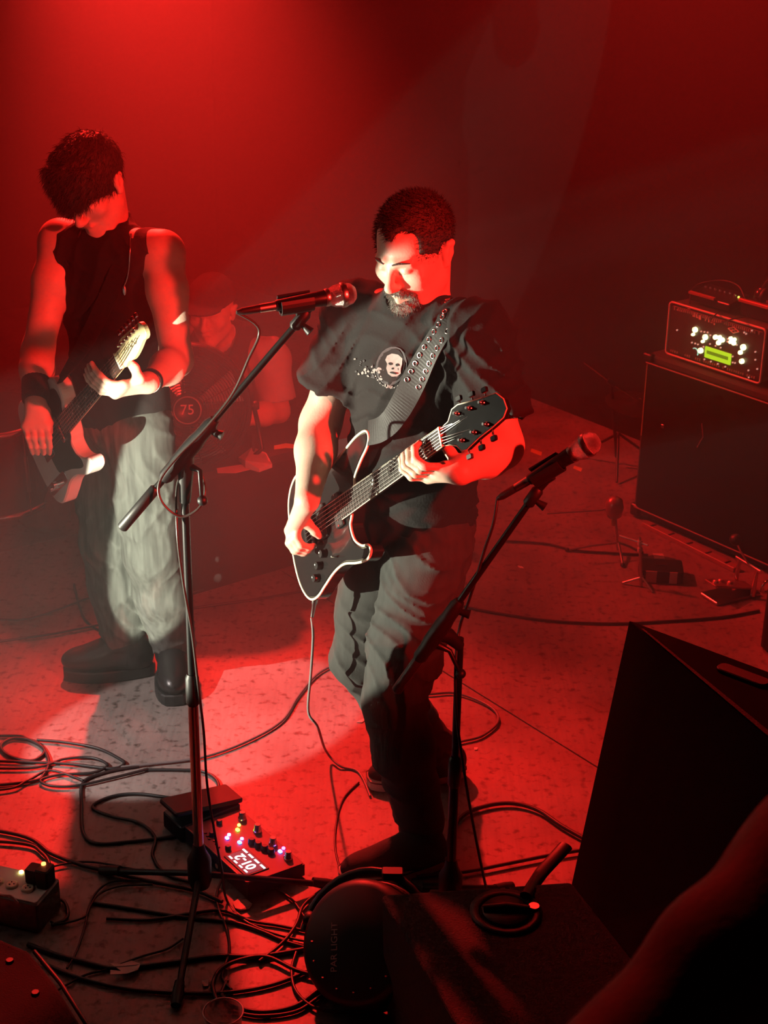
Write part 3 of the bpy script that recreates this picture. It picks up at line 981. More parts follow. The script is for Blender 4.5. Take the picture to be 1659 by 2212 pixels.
    for i in range(20):
        x = g.uniform(-.07, .07); y = g.uniform(-.08, .04)
        zz = .044 + .094 * math.sqrt(max(0, 1 - (x / .088) ** 2 - ((y + .016) / .108) ** 2))
        S.cap(L(x, y, zz - .01), L(x + g.uniform(-.02, .02), y + .03, zz + .006), .010, .002, .008)
    S.ripple(lambda p: -.004 * np.abs(wob(p, 15, 18, 50, 9)))
    ho = S.build('hair', M_hair, T)
    strands(ho, 'hair_strands', 5600, .022, HR @ unit((-.25, .8, -.35)), M_hair, ho, 5, .35, .0007)
    for s in (-1, 1):
        MB().tube([L(s * .012, .0955, .0205), L(s * .028, .0925, .0255), L(s * .047, .078, .020)], [.003, .004, .002], 6, flat=.7).build('eyebrow', M_hair, T)
    # wrist wear, pendant
    d = unit(wR - eR)
    M_sweat = mat('black_terry', (0.02, 0.02, 0.02), 0.95, var=0.3, bump=0.6, bscale=300)
    MB().lathe([(.034, -.118), (.041, -.112), (.040, -.06), (.037, -.012), (.030, -.006)], wR, d, 22).build('sweatband', M_sweat, T, label='wide black sweatband on the strumming wrist')
    d = unit(wL - eL)
    MB().lathe([(.030, -.022), (.0335, -.020), (.0335, -.006), (.030, -.004)], wL, d, 22).build('bracelet', M_black, T, label='thin black wristband')
    bv = bvh_of(tee)
    pth = [(283, 505), (281, 540), (279, 575), (275, 600), (268, 618)]
    P = []
    for x, y in pth:
        v = unit(ray(x, y)); loc, nr, _, _ = bv.ray_cast(Vector(CAMPOS), Vector(v))
        if loc is not None: P.append(np.array(loc) - v * .006)
    if len(P) > 2:
        nk = MB().tube(catmull(P, 4), .0022, 5).build('necklace', M_steel, T)
        MB().ell(P[-1] - A3(0, 0, .012), (.006, .004, .014)).build('pendant', M_steel, nk)
    print_patch(bv, [(214, 632), (236, 637), (238, 645), (216, 640)], 'chest_print', mat('dull_print_ink', (.25, .2, .2), .8, var=.2), tee, .003)
    return T, tee, bv
MAN2, TEE2, BV2 = left_man()

# ===== the drummer =====
def drummer():
    n = unit((-.35, -.93, 0)); l = A3(-n[1], n[0], 0); RC = np.stack([l, n, A3(0, 0, 1)], 1)
    T = thing('person', 'seated drummer in a pale T-shirt and dark cap behind the round fan', 'person', (-.55, 5.75, 0))
    hc = PY(458, 672, 5.58); HR = head_frame((-.20, -.95, -.12), 0.0)
    nb = hc + A3(.02, .06, -.15)
    shL, shR = PY(583, 772, 5.60), PY(583, 772, 5.60) - l * .37 + A3(0, 0, .01)
    nb = (shL + shR) / 2 + A3(0, 0, .055)
    pel = nb + A3(.0, .10, -.50)
    eL, wL = PY(600, 888, 5.56), PY(520, 905, 5.36)
    eR, wR = shR + A3(-.05, -.10, -.25), shR + A3(.08, -.32, -.26)
    S = SDF(pel - A3(.42, .72, .34), hc + A3(.42, .35, .16), .008, [(hc - .12, hc + .12, .005)])
    S.ell(pel, (.16, .12, .12), RC, .05); S.ell((pel + nb) / 2, (.15, .11, .2), RC, .06); S.cap(shL, shR, .055, .055, .05); S.cap(nb - A3(0, 0, .03), hc - A3(0, -.01, .05), .058, .052, .03)
    for sh, e, w in ((shL, eL, wL), (shR, eR, wR)):
        add_limb(S, [sh, e], [.055, .042]); add_limb(S, [e, e + (w - e) * .4, w], [.043, .042, .028])
        dd = unit(w - e)
        sd = unit(np.cross(dd, A3(0, 0, 1)))
        fg = []
        for i in range(4):
            o = sd * (.030 - .02 * i)
            fg.append([w + dd * .085 + o, w + dd * .115 + o * .9 - A3(0, 0, .015), w + dd * .110 + o * .8 - A3(0, 0, .045), w + dd * .085 + o * .8 - A3(0, 0, .05)])
        add_hand(S, w, fg, [w + dd * .03 + sd * .03, w + dd * .07 + sd * .045, w + dd * .10 + sd * .035 - A3(0, 0, .02)])
    for s in (1, -1):
        k_ = pel + l * .14 * s + n * .28 + A3(0, 0, -.0); a = k_ - n * .06 + l * .03 * s; a[2] = .08
        add_limb(S, [pel + l * .09 * s, k_, a], [.085, .06, .042]); S.cap(a - A3(0, 0, .03), a + n * .11 - A3(0, 0, .045), .038, .032, .02)
    add_head(S, hc, HR, 1.0)
    S.build('body', M_skin, T)
    M_pale = mat('pale_cotton', (0.55, 0.47, 0.45), 0.9, var=0.15, bump=0.2, bscale=150)
    S = SDF(pel - A3(.36, .35, .16), nb + A3(.36, .30, .12), .008)
    S.ell(pel, (.185, .145, .16), RC, .05); S.ell((pel + nb) / 2, (.175, .135, .22), RC, .06); S.cap(shL, shR, .068, .068, .05); S.cap(nb - A3(0, 0, .05), nb - A3(0, 0, .01), .07, .066, .03)
    for sh, e in ((shL, eL), (shR, eR)):
        d = unit(e - sh); S.cap(sh, sh + d * .24, .07, .085, .035, cut=[(sh + d * .17, d)])
    S.ripple(folds(.010, [((.2, .3, 1), 6, .8), ((1, -.3, .8), 7, .9)], 103))
    tee = S.build('t_shirt', M_pale, T)
    S = SDF(pel - A3(.4, .72, .36), pel + A3(.4, .3, .12), .009)
    S.ell(pel - A3(0, 0, .03), (.185, .14, .12), RC, .05)
    for s in (1, -1):
        k_ = pel + l * .14 * s + n * .28 + A3(0, 0, -.0); a = k_ - n * .06 + l * .03 * s; a[2] = .08
        add_limb(S, [pel + l * .09 * s, k_, (k_ + a) / 2], [.10, .082, .075])
    S.build('shorts', M_tee, T)
    L = lambda x, y, z: hc + HR @ A3(x, y, z)
    S = SDF(hc - .2, hc + .2, .005)
    S.ell(L(0, -.012, .050), (.090, .110, .092), HR, .01, cut=[(L(0, 0, .046), -(HR @ unit((0, .05, 1))))])
    S.ell(L(0, .105, .050), (.075, .070, .009), HR, .02)
    S.build('cap', M_tee, T, label='dark baseball cap')
    # dark towel round the neck
    bv = bvh_of(tee)
    S = SDF(nb - A3(.3, .3, .3), nb + A3(.3, .25, .15), .007)
    for s in (1, -1):
        S.chain([nb + A3(0, .075, .03), nb + l * .085 * s + A3(0, .02, .022), nb + l * .10 * s + n * .105 - A3(0, 0, .05), nb + l * .075 * s + n * .155 - A3(0, 0, .16)], [.030, .034, .034, .03], .02)
    S.ripple(lambda p: .005 * wob(p, 77, 8, 16))
    S.build('towel', mat('dark_towel', (0.035, 0.03, 0.03), .95, var=.3, bump=.5, bscale=200), T, label='dark towel round the neck')
    return T, pel
DRUM, DPEL = drummer()

# ===== a listener close to the camera =====
def listener():
    sh, el = PD(1790, 1868, 1.27), PD(1268, 2395, 1.17)
    tc = PD(1935, 2330, 1.27)
    T = thing('person', 'blurred dark listener right in front of the lens, arm edge lit red', 'person', (tc[0], tc[1], tc[2] - .2))
    hd = sh + A3(.14, .05, .24)
    S = SDF(hd - A3(.16, .16, .3), hd + A3(.16, .16, .16), .007)
    HR = head_frame((-.2, .95, -.1))
    S.cap(hd + A3(0, -.01, -.24), hd - A3(0, 0, .04), .06, .055, .03)
    add_head(S, hd, HR, 1.0)
    w = el + A3(-.02, .20, .06)
    S.build('body', M_skin, T)
    S = SDF(tc - A3(.42, .35, .3), hd + A3(.35, .35, .05), .009)
    S.ell(hd + A3(0, .012 - .03, .036), (.088, .108, .098), np.eye(3), .01, cut=[(hd + A3(0, .035, .02), unit((0, 1, -.75)))])
    S.ell(hd + A3(0, -.055, -.035), (.062, .05, .06), np.eye(3), .03)
    S.ripple(lambda p: -.004 * np.abs(wob(p, 33, 15, 40, 9)))
    ho = S.build('hair', M_hair, T)
    strands(ho, 'hair_strands', 3500, .024, unit((0, -.5, -.7)), M_hair, ho, 9, .4, .0008)
    S = SDF(tc - A3(.50, .40, .32), hd + A3(.35, .30, -.02), .009)
    S.chain([sh, sh + (el - sh) * .45, el], [.062, .056, .050], .03); S.chain([el, el + A3(.02, .12, -.16)], [.048, .038], .02)
    S.cap(sh, sh + A3(.30, .0, .0), .065, .065, .05); S.ell(tc + A3(.06, 0, .02), (.19, .13, .22), np.eye(3), .05); S.cap(sh + A3(.14, .02, .06), sh + A3(.14, .03, .10), .07, .065, .04)
    S.ripple(lambda p: .006 * wob(p, 91, 5, 11))
    S.build('jacket', mat('dark_jacket', (0.030, 0.026, 0.026), .7, var=.2, bump=.2, bscale=120, sheen=.3), T)
    return T
LIS = listener()
# ------------------------------------------------------------------ guitars
M_gblack = mat('black_lacquer', (0.014, 0.014, 0.014), 0.16, var=0.2, coat=0.4)
M_cream = mat('cream_binding', (0.80, 0.76, 0.58), 0.35, var=0.06)
M_ebony = mat('ebony_board', (0.022, 0.018, 0.015), 0.45, var=0.4, stretch=(1, 8, 8))
M_pearl = mat('pearl_inlay', (0.80, 0.85, 0.80), 0.2, var=0.2, scale=90)
M_maple = mat('maple', (0.78, 0.62, 0.33), 0.35, var=0.12, stretch=(1, 9, 9))
M_gwhite = mat('white_lacquer', (0.74, 0.70, 0.66), 0.25, var=0.05)
M_guard = mat('dark_pickguard', (0.025, 0.018, 0.018), 0.3, var=0.3)

def frets_u(n, scale=.648):
    return [scale * 2 ** (-i / 12.0) for i in range(1, n + 1)]

def fingerboard(T, G, u_end, nfr, m_board, m_bind, star):
    w_at = lambda u: .0215 + (.648 - u) * .0145
    ol = [(u_end, -w_at(u_end)), (.648, -w_at(.648)), (.648, w_at(.648)), (u_end, w_at(u_end))]
    fb = MB(G).prism(ol, -.0085, -.001).build('fingerboard', m_board, T)
    if m_bind:
        for s in (-1, 1):
            MB(G).tube([(u_end, s * w_at(u_end), -.007), (.648, s * w_at(.648), -.007)], .0016, 6).build('fingerboard_binding', m_bind, fb)
    for u in frets_u(nfr):
        MB(G).tube([(u, -w_at(u), -.009), (u, w_at(u), -.009)], .0011, 5).build('fret', M_steel, fb)
    if star:
        st_ = []
        for k in range(10):
            a = math.pi * k / 5; r = .0145 if k % 2 == 0 else .006
            st_.append((.334 + r * math.cos(a) * .8, r * math.sin(a)))
        MB(G).prism(st_, -.0093, -.0083).build('inlay', M_pearl, fb, label='pearl star inlay')
    else:
        for i in (3, 5, 7, 9, 12, 15):
            f = [.648] + frets_u(22)
            MB(G).lathe([(.003, 0), (.003, .0008)], ((f[i] + f[i - 1]) / 2, 0, -.0094), (0, 0, 1), 10).build('inlay', M_pearl, fb)
    # neck: half-round loft behind the board
    us = np.linspace(u_end - .01, .655, 12)
    vs, fs = [], []
    K = 10
    for u in us:
        hw, dp = w_at(u), .019 - .004 * (u - .2)
        for k in range(K + 1):
            a = math.pi * k / K
            vs.append((u, hw * math.cos(a), -.001 + dp * math.sin(a)))
    for i in range(len(us) - 1):
        for k in range(K):
            fs.append((i * (K + 1) + k, i * (K + 1) + k + 1, (i + 1) * (K + 1) + k + 1, (i + 1) * (K + 1) + k))
        fs.append((i * (K + 1) + K, i * (K + 1), (i + 1) * (K + 1), (i + 1) * (K + 1) + K))
    fs += [tuple(range(K + 1)), tuple(range((len(us) - 1) * (K + 1), len(us) * (K + 1)))[::-1]]
    MB(G).add(vs, fs, True).build('neck', M_maple if m_board is not M_ebony else M_gblack, T)

def black_guitar():
    G = GC
    T = thing('electric_guitar', 'black electric guitar with cream edge binding held by the man in T-shirt', 'guitar', gc(0.05, .17, .02))
    ctl = [(.190, .030), (.176, .050), (.184, .088), (.215, .112), (.245, .120), (.252, .138), (.228, .150), (.175, .143), (.115, .128), (.06, .132), (0, .150), (-.05, .165), (-.095, .158), (-.130, .115), (-.146, .045),
           (-.142, -.04), (-.122, -.115), (-.07, -.156), (0, -.152), (.07, -.125), (.13, -.118), (.2, -.128), (.27, -.140), (.318, -.138), (.332, -.122), (.318, -.100), (.275, -.078), (.235, -.052), (.225, -.030)]
    ol = catmull(ctl, 5, True)
    MB(G).prism(ol, 0, .044, cham=.007).build('guitar_body', M_gblack, T)
    MB(G).tube([(x, y, .003) for x, y in ol], .0035, 6, closed=True).build('binding', M_cream, T, label='cream edge binding')
    fingerboard(T, G, .155, 24, M_ebony, M_cream, True)
    for u in (.052, .140):
        p = MB(G).rbox((u, 0, -.004), (.038, .086, .010), .006, np.eye(3)).build('pickup', M_blackplastic, T)
        for k in range(6):
            MB(G).lathe([(.0022, 0), (.0022, .001)], (u, -.026 + .0104 * k, -.0105), (0, 0, 1), 8).build('pole_piece', M_steel, p)
        for s in (-1, 1):
            MB(G).lathe([(.003, 0), (.003, .0015)], (u, s * .039, -.0105), (0, 0, 1), 8).build('screw', M_chrome, p)
    br = MB(G).rbox((0, 0, -.007), (.014, .088, .009), .004).build('bridge', M_black, T)
    for k in range(6):
        MB(G).box((.001, -.026 + .0104 * k, -.012), (.012, .006, .004)).build('saddle', M_steel, br)
    for s in (-1, 1):
        MB(G).lathe([(.006, -.014), (.006, 0)], (0, s * .040, 0), (0, 0, 1), 12).build('post', M_chrome, br)
    MB(G).rbox((-.038, 0, -.007), (.013, .090, .010), .005).build('tailpiece', M_black, T)
    for k in range(6):
        v0, v1 = -.026 + .0104 * k, -.0175 + .007 * k
        side = -1 if k < 3 else 1
        j = k if k < 3 else 5 - k
        hu = .648 + .060 + .038 * j
        MB(G).tube([(-.038, v0, -.011), (0, v0, -.0145), (.648, v1, -.0105), (hu, side * (.017 + .002 * j) + 0, .004 + (hu - .648) * .17)], .00095 - .00005 * k, 5).build('string', M_steel, T)
    MB(G).box((.6505, 0, -.006), (.005, .043, .011)).build('nut', M_cream, T)
    # headstock, tilted back
    t = math.radians(10)
    RHd = np.array([[math.cos(t), 0, -math.sin(t)], [0, 1, 0], [math.sin(t), 0, math.cos(t)]])
    H = (G[0] @ RHd, G[0] @ A3(.652, 0, -.004) + G[1])
    ho = [(0, -.021), (.022, -.026), (.040, -.047), (.060, -.050), (.105, -.041), (.150, -.034), (.178, -.030), (.196, -.010), (.200, .012), (.186, .026), (.150, .034), (.105, .041), (.062, .052), (.046, .050), (.034, .034), (.014, .024), (0, .021)]
    hs = MB(H).prism(ho, .002, .017, cham=.002).build('headstock', M_gblack, T)
    MB(H).tube([(x, y, .0028) for x, y in ho], .0016, 5, closed=True).build('headstock_binding', M_cream, hs)
    for k in range(6):
        side = -1 if k < 3 else 1
        j = k % 3
        x = .058 + .040 * j; y = side * (.030 - .003 * j)
        tn = MB(H).lathe([(.0055, .002), (.0055, -.003), (.003, -.004), (.003, -.013)], (x, y, 0), (0, 0, 1), 10).build('tuner', M_chrome, hs)
        ye = side * (.058 - .006 * j)
        MB(H).cyl((x, y, .012), (x, ye, .012), .0022, n=8).build('tuner_shaft', M_chrome, hs)
        MB(H).rbox((x, ye + side * .008, .012), (.017, .012, .008), .0035).build('tuner_button', M_steel if k == 3 else M_black, hs)
    # knobs with a pale dot
    inv = lambda q: G[0].T @ (q - G[1])
    def on_top(px, py):
        o, d = inv(CAMPOS), G[0].T @ ray(px, py)
        return o + d * (-o[2] / d[2])
    for px, py in ((703, 1196), (694, 1222), (688, 1249)):
        q = on_top(px, py)
        kn = MB(G).lathe([(.0105, 0), (.0105, -.012), (.009, -.015)], (q[0], q[1], 0), (0, 0, 1), 18).build('knob', M_black, T)
        MB(G).lathe([(.0022, -.0152), (.0022, -.0158)], (q[0] - .004, q[1] - .004, 0), (0, 0, 1), 8).build('knob_dot', M_pearl, kn)
    sw = on_top(728, 1203)
    MB(G).tube([(sw[0], sw[1], 0), (sw[0] + .004, sw[1], -.018)], [.003, .002], 8).build('toggle_switch', M_chrome, T)
    MB(G).lathe([(.009, 0), (.004, .004), (.004, .010), (.008, .014)], (.333, -.124, .02), (1, -.3, 0), 12).build('strap_button', M_chrome, T)
    jk = inv(PD(690, 1289, 3.86))
    MB(G).lathe([(.008, 0), (.008, .012), (.006, .016), (.0045, .05)], (-.100, .158, .02), (-.62, .78, 0), 12).build('jack_plug', M_chrome, T)
    return T
GTR1 = black_guitar()

def white_guitar():
    G = GL
    T = thing('electric_guitar', 'white single-cut electric guitar with maple headstock held by the man in sleeveless top', 'guitar', gl(0.02, .17, .02))
    ctl = [(.188, .030), (.172, .050), (.178, .085), (.205, .108), (.232, .118), (.240, .134), (.222, .150), (.175, .150), (.115, .132), (.06, .132), (0, .150), (-.05, .160), (-.090, .140), (-.112, .08), (-.118, 0),
           (-.112, -.08), (-.085, -.142), (-.04, -.160), (.02, -.148), (.07, -.126), (.12, -.122), (.175, -.132), (.222, -.128), (.245, -.095), (.235, -.055), (.215, -.030)]
    ol = catmull(ctl, 5, True)
    MB(G).prism(ol, 0, .044, cham=.004).build('guitar_body', M_gwhite, T)
    gd = catmull([(.196, .030), (.172, .052), (.172, .080), (.190, .105), (.180, .128), (.110, .108), (.05, .095), (.015, .075), (.012, -.035), (.05, -.06), (.10, -.085), (.16, -.105), (.215, -.098), (.225, -.06), (.205, -.032)], 4, True)
    MB(G).prism(gd, -.0022, 0).build('pickguard', M_guard, T)
    fingerboard(T, G, .175, 22, mat('rosewood_board', (0.035, 0.02, 0.014), .5, var=.4, stretch=(1, 8, 8)), None, False)
    for u, m_ in ((.03, M_blackplastic), (.150, M_chrome)):
        MB(G).rbox((u, 0, -.004), (.022, .078, .010), .008).build('pickup', m_, T)
    br = MB(G).rbox((.01, 0, -.002), (.075, .080, .004), .004).build('bridge', M_chrome, T)
    for k in range(3):
        MB(G).cyl((-.005, -.029 + .020 * k, -.007), (-.005, -.011 + .020 * k, -.007), .004, n=10).build('saddle', M_steel, br)
    for k in range(6):
        v0, v1 = -.026 + .0104 * k, -.0175 + .007 * k
        MB(G).tube([(-.005, v0, -.011), (.648, v1, -.0105), (.690 + .022 * k, -.022 - .0 + .0035 * k, -.002)], .0009, 5).build('string', M_steel, T)
    MB(G).box((.6505, 0, -.006), (.004, .043, .010)).build('nut', M_cream, T)
    H = (G[0], G[0] @ A3(.652, 0, .0) + G[1])
    ho = catmull([(0, -.021), (.018, -.026), (.035, -.040), (.10, -.037), (.150, -.032), (.168, -.030), (.180, -.012), (.176, .006), (.162, .012), (.146, .010), (.12, .016), (.09, .022), (.06, .024), (.030, .018), (.0, .021)], 3, True)
    hs = MB(H).prism(ho, .0, .014, cham=.002).build('headstock', M_maple, T)
    for k in range(6):
        x = .036 + .0235 * k; y = -.026 + .001 * k
        MB(H).lathe([(.005, 0), (.005, -.004), (.0032, -.006), (.0032, -.013)], (x, y, 0), (0, 0, 1), 10).build('tuner', M_chrome, hs)
        MB(H).cyl((x, y, .008), (x, y - .026, .008), .002, n=8).build('tuner_shaft', M_chrome, hs)
        MB(H).rbox((x, y - .032, .008), (.012, .012, .007), .003).build('tuner_button', M_chrome, hs)
    # swirl mark on the headstock
    sw = catmull([(.035, -.004), (.052, -.014), (.060, -.002), (.075, -.012), (.084, .0), (.098, -.010), (.110, .002), (.128, -.006)], 4)
    MB(H).tube([(x, y, -.0003) for x, y in sw], .0011, 4).build('headstock_mark', M_black, hs)
    cp = MB(G).rbox((-.02, .108, -.0015), (.150, .034, .003), .015).build('control_plate', M_chrome, T)
    for u in (-.055, -.02):
        MB(G).lathe([(.0095, 0), (.0095, -.016)], (u, .108, -.003), (0, 0, 1), 16).build('knob', M_chrome, cp)
    return T
GTR2 = white_guitar()

# ------------------------------------------------------------------ straps
def strap(label, bvh, px, tail, lead, width, m, parent_loc, eyelets, over):
    """px: photo points down the chest (hit on the shirt); lead: world points after the chest; over: world points over the shoulder and back"""
    T = thing('guitar_strap', label, 'strap', parent_loc)
    P, N = [], []
    for q in over[::-1]:
        P.append(A3(*q[0])); N.append(unit(q[1]))
    for x, y in px:
        v = unit(ray(x, y)); loc, nr, _, _ = bvh.ray_cast(Vector(CAMPOS), Vector(v))
        if loc is None: continue
        nr = np.array(nr); nr = -nr if nr @ v > 0 else nr
        P.append(np.array(loc) + nr * .010); N.append(nr)
    for q in lead:
        P.append(A3(*q[0])); N.append(unit(q[1]))
    P = np.array(P); N = np.array(N)
    for _ in range(3):
        P[1:-1] = P[1:-1] * .5 + (P[:-2] + P[2:]) * .25
        N[1:-1] = N[1:-1] * .4 + (N[:-2] + N[2:]) * .3
    C = catmull(P, 6); NN = catmull(N, 6)
    Tn = np.gradient(C, axis=0); Tn /= np.linalg.norm(Tn, axis=1)[:, None]
    NN = NN - Tn * (NN * Tn).sum(1)[:, None]; NN /= np.linalg.norm(NN, axis=1)[:, None]
    X = np.cross(Tn, NN)
    vs, fs = [], []
    for i in range(len(C)):
        for a, b in ((-1, -1), (1, -1), (1, 1), (-1, 1)):
            vs.append(C[i] + X[i] * a * width / 2 + NN[i] * b * .0014)
    for i in range(len(C) - 1):
        for k in range(4):
            l = (k + 1) % 4
            fs.append((i * 4 + k, i * 4 + l, i * 4 + 4 + l, i * 4 + 4 + k))
    fs += [(3, 2, 1, 0), tuple(len(vs) - 4 + k for k in range(4))]
    MB().add(vs, fs).build('band', m, T)
    if eyelets:
        s_ = np.concatenate([[0], np.cumsum(np.linalg.norm(np.diff(C, axis=0), axis=1))])
        lo, hi = eyelets
        d0, d1 = s_[-1] * lo, s_[-1] * hi
        d = d0
        while d < d1:
            i = int(np.searchsorted(s_, d)); i = min(max(i, 1), len(C) - 1)
            t = (d - s_[i - 1]) / (s_[i] - s_[i - 1])
            c = C[i - 1] * (1 - t) + C[i] * t
            for a in (-1, 1):
                q = c + X[i] * a * .0165 + NN[i] * .0022
                ring = [q + (X[i] * math.cos(b) + Tn[i] * math.sin(b)) * .0056 for b in np.linspace(0, 2 * math.pi, 15)[:-1]]
                MB().tube(ring, .0017, 5, closed=True).build('eyelet', M_chrome, T)
            d += .0215
    return T
M_strap = mat('black_leather', (0.007, 0.0055, 0.0055), .6, var=.3, bump=.1, bscale=200)
_nh = unit((-.7, -.7, .2))
strap('black strap with two rows of metal eyelets over the T-shirt man\'s shoulder', BV1,
      [(1004, 655), (985, 680), (963, 710), (940, 745), (920, 780), (902, 815), (884, 850), (866, 880)], None,
      [(PD(846, 918, 3.52), _nh), (PD(830, 948, 3.55), _nh), (gc(.330, -.128, .004), unit((-.87, -.46, .3)))], .060, M_strap, (0.1, 3.4, .9), (.50, .88),
      [((.135, 3.485, 1.555), (0, .2, 1)), ((.165, 3.60, 1.50), (.3, .9, .4)), ((.17, 3.70, 1.30), (.6, .8, 0)), ((.10, 3.73, 1.10), (.5, .9, 0)), ((-.10, 3.68, .93), (.2, 1, 0)), (gc(-.152, 0, .02), (-.3, .8, 0))])
_nl = unit((-.5, -.85, .2))
strap('plain dark strap across the sleeveless man\'s chest', BV2,
      [(300, 478), (290, 505), (276, 545), (258, 590), (235, 640), (212, 690), (190, 735)], None,
      [(PD(165, 790, 4.16), _nl), (gl(.245, -.100, .003), unit((-.77, -.63, .1)))], .048, M_tee, (-.75, 4.2, .9), None,
      [((-.700, 4.235, 1.545), (0, .2, 1)), ((-.69, 4.33, 1.48), (.2, .9, .4)), ((-.72, 4.40, 1.25), (.2, 1, 0)), ((-.86, 4.42, 1.05), (-.3, 1, 0)), (gl(-.12, 0, .02), (-.5, .8, 0))])
# ------------------------------------------------------------------ microphones and stands
M_grille = mat('mic_grille', (0.42, 0.42, 0.42), 0.32, 1.0, var=0.35, scale=260, bump=0.9, bscale=900)
def mic(label, tail, head):
    """tail: cable end, head: centre of the grille ball"""
    tail, head = A3(*tail), A3(*head)
    d = unit(head - tail); Ln = np.linalg.norm(head - tail)
    T = thing('microphone', label, 'microphone', tail + (head - tail) * .5)
    MB().lathe([(.0165, -.034), (.0235, -.020), (.0255, -.004), (.0255, .004), (.0225, .018), (.014, .027), (.004, .0295)], head, d, 24).build('grille', M_grille, T)
    MB().lathe([(.0262, -.006), (.0272, -.003), (.0272, .003), (.0262, .006)], head, d, 24).build('grille_band', M_steel, T)
    MB().lathe([(.0115, -.150), (.0125, -.146), (.0165, -.060), (.0185, -.036), (.0178, -.030)], head, d, 20).build('handle', M_black, T)
    MB().lathe([(.0185, -.041), (.0192, -.038), (.0192, -.033), (.0178, -.030)], head, d, 20).build('collar', M_steel, T)
    c = MB().lathe([(.0095, -.185), (.0098, -.150)], head, d, 16).build('connector', M_steel, T)
    MB().lathe([(.0045, -.235), (.0080, -.222), (.0088, -.185)], head, d, 14).build('connector_boot', M_rubber, c)
    return T
def mic_stand(label, base, top_z, b0, b1, clamp_t, mic_mid, mic_dir, legs, m_low=None, handle_dir=(1, -.2, -.6)):
    base = A3(*base); b0, b1 = A3(*b0), A3(*b1)
    T = thing('microphone_stand', label, 'microphone stand', base)
    piv = b0 + (b1 - b0) * clamp_t
    top = A3(base[0], base[1], top_z)
    hub = base + A3(0, 0, .11)
    MB().cyl(base + A3(0, 0, .05), base + A3(0, 0, top_z * .56), .0125, n=18).build('lower_pole', m_low or M_black, T)
    MB().cyl(base + A3(0, 0, top_z * .5), top, .0095, n=16).build('upper_pole', M_black, T)
    MB().lathe([(.0125, 0), (.0165, .008), (.0165, .075), (.0120, .085)], base + A3(0, 0, top_z * .56 - .05), (0, 0, 1), 18).build('height_clutch', M_blackplastic, T)
    h = MB().lathe([(.024, -.05), (.030, -.03), (.030, .03), (.018, .055), (.014, .075)], hub, (0, 0, 1), 18).build('leg_hub', M_blackplastic, T)
    for q in legs:
        q = A3(*q); d = unit(q - base)
        lg = MB().tube([hub + d * .026 - A3(0, 0, .02), A3(*q) + A3(0, 0, .016)], .0085, 10).build('leg', M_black, T)
        MB().tube([q - d * .035 + A3(0, 0, .030), q + A3(0, 0, .018), q + d * .025 + A3(0, 0, .012)], [.012, .0145, .012], 12).build('rubber_foot', M_rubber, lg)
    d = unit(b1 - b0)
    MB().tube([b0 + d * .10, b1], .0078, 12).build('boom', M_black, T)
    MB().lathe([(.0085, 0), (.0128, .004), (.0128, .125), (.0085, .130)], b0, d, 16).build('counterweight', M_rubber, T)
    cl = MB().lathe([(.0120, -.085), (.0170, -.075), (.0170, -.045), (.0195, -.03), (.0195, .03), (.0165, .05), (.0165, .085), (.0115, .10)], piv, d, 18).build('boom_clutch', M_blackplastic, T)
    MB().tube([piv + d * .075 - unit(np.cross(d, FWD)) * .010, piv + d * .085 - unit(np.cross(d, FWD)) * .036], [.006, .011], 12).build('clutch_knob', M_blackplastic, cl)
    MB().tube([top - A3(0, 0, .02), top + (piv - top) * .5, piv], [.013, .018, .018], 14).build('tilt_joint', M_blackplastic, T)
    hd = unit(handle_dir)
    w = MB().tube([piv - A3(0, 0, .03), piv - A3(0, 0, .03) + A3(.03, -.01, -.01), piv - A3(0, 0, .03) + hd * .085], [.010, .006, .0045], 10).build('tilt_handle', M_black, T)
    MB().ell(piv - A3(0, 0, .03) + hd * .09, .012).build('handle_ball', M_blackplastic, w)
    # extension joint and clip
    j = b1 - d * .035
    MB().lathe([(.0085, -.02), (.0135, -.014), (.0135, .022), (.0085, .03)], j, d, 16).build('boom_end', M_blackplastic, T)
    MB().tube([j + unit(np.cross(d, FWD)) * -.008, j + unit(np.cross(d, FWD)) * -.034], [.005, .0105], 12).build('end_knob', M_blackplastic, T)
    mm, md = A3(*mic_mid), unit(mic_dir)
    side = unit(np.cross(md, b1 - mm))
    nrm = unit(np.cross(side, md))
    if nrm @ (b1 - mm) < 0: nrm = -nrm
    MB().tube([b1 - d * .01, b1 + (mm + nrm * .022 - b1) * .5, mm + nrm * .020], [.009, .0075, .011], 12).build('clip_neck', M_blackplastic, T)
    vs, fs = [], []
    K = 14
    for t in (-.036, .036):
        for rr in (.0190, .0235):
            for k in range(K + 1):
                a = math.radians(-130 + 260 * k / K)
                vs.append(mm + md * t + (nrm * math.cos(a) + side * math.sin(a)) * rr)
    n = K + 1
    for k in range(K):
        fs += [(k, k + 1, n + k + 1, n + k), (2 * n + k, 3 * n + k, 3 * n + k + 1, 2 * n + k + 1), (n + k, n + k + 1, 3 * n + k + 1, 3 * n + k), (k, 2 * n + k, 2 * n + k + 1, k + 1)]
    fs += [(0, n, 3 * n, 2 * n), (K, 2 * n + K, 3 * n + K, n + K)]
    MB().add(vs, fs, False).build('clip', M_blackplastic, T)
    return T, piv
# tall stand between the two guitarists
LB = PZ(434, 1955)
YL = LB[1]
mh = PY(741, 637, YL + .02); mt = PY(588, 662, YL - .03)
md = unit(mh - mt)
mic('black vocal microphone level with the T-shirt man\'s chin', mh - md * .235, mh)
STL, PIVL = mic_stand('tall black boom stand standing between the two guitarists', LB, 1.13, PY(262, 1142, YL - .02), PY(668, 668, YL), .36, mh - md * .105, md,
                      [PZ(384, 2165), PZ(236, 1893), PZ(704, 1922)], m_low=M_steel, handle_dir=(.3, -.4, -.5))
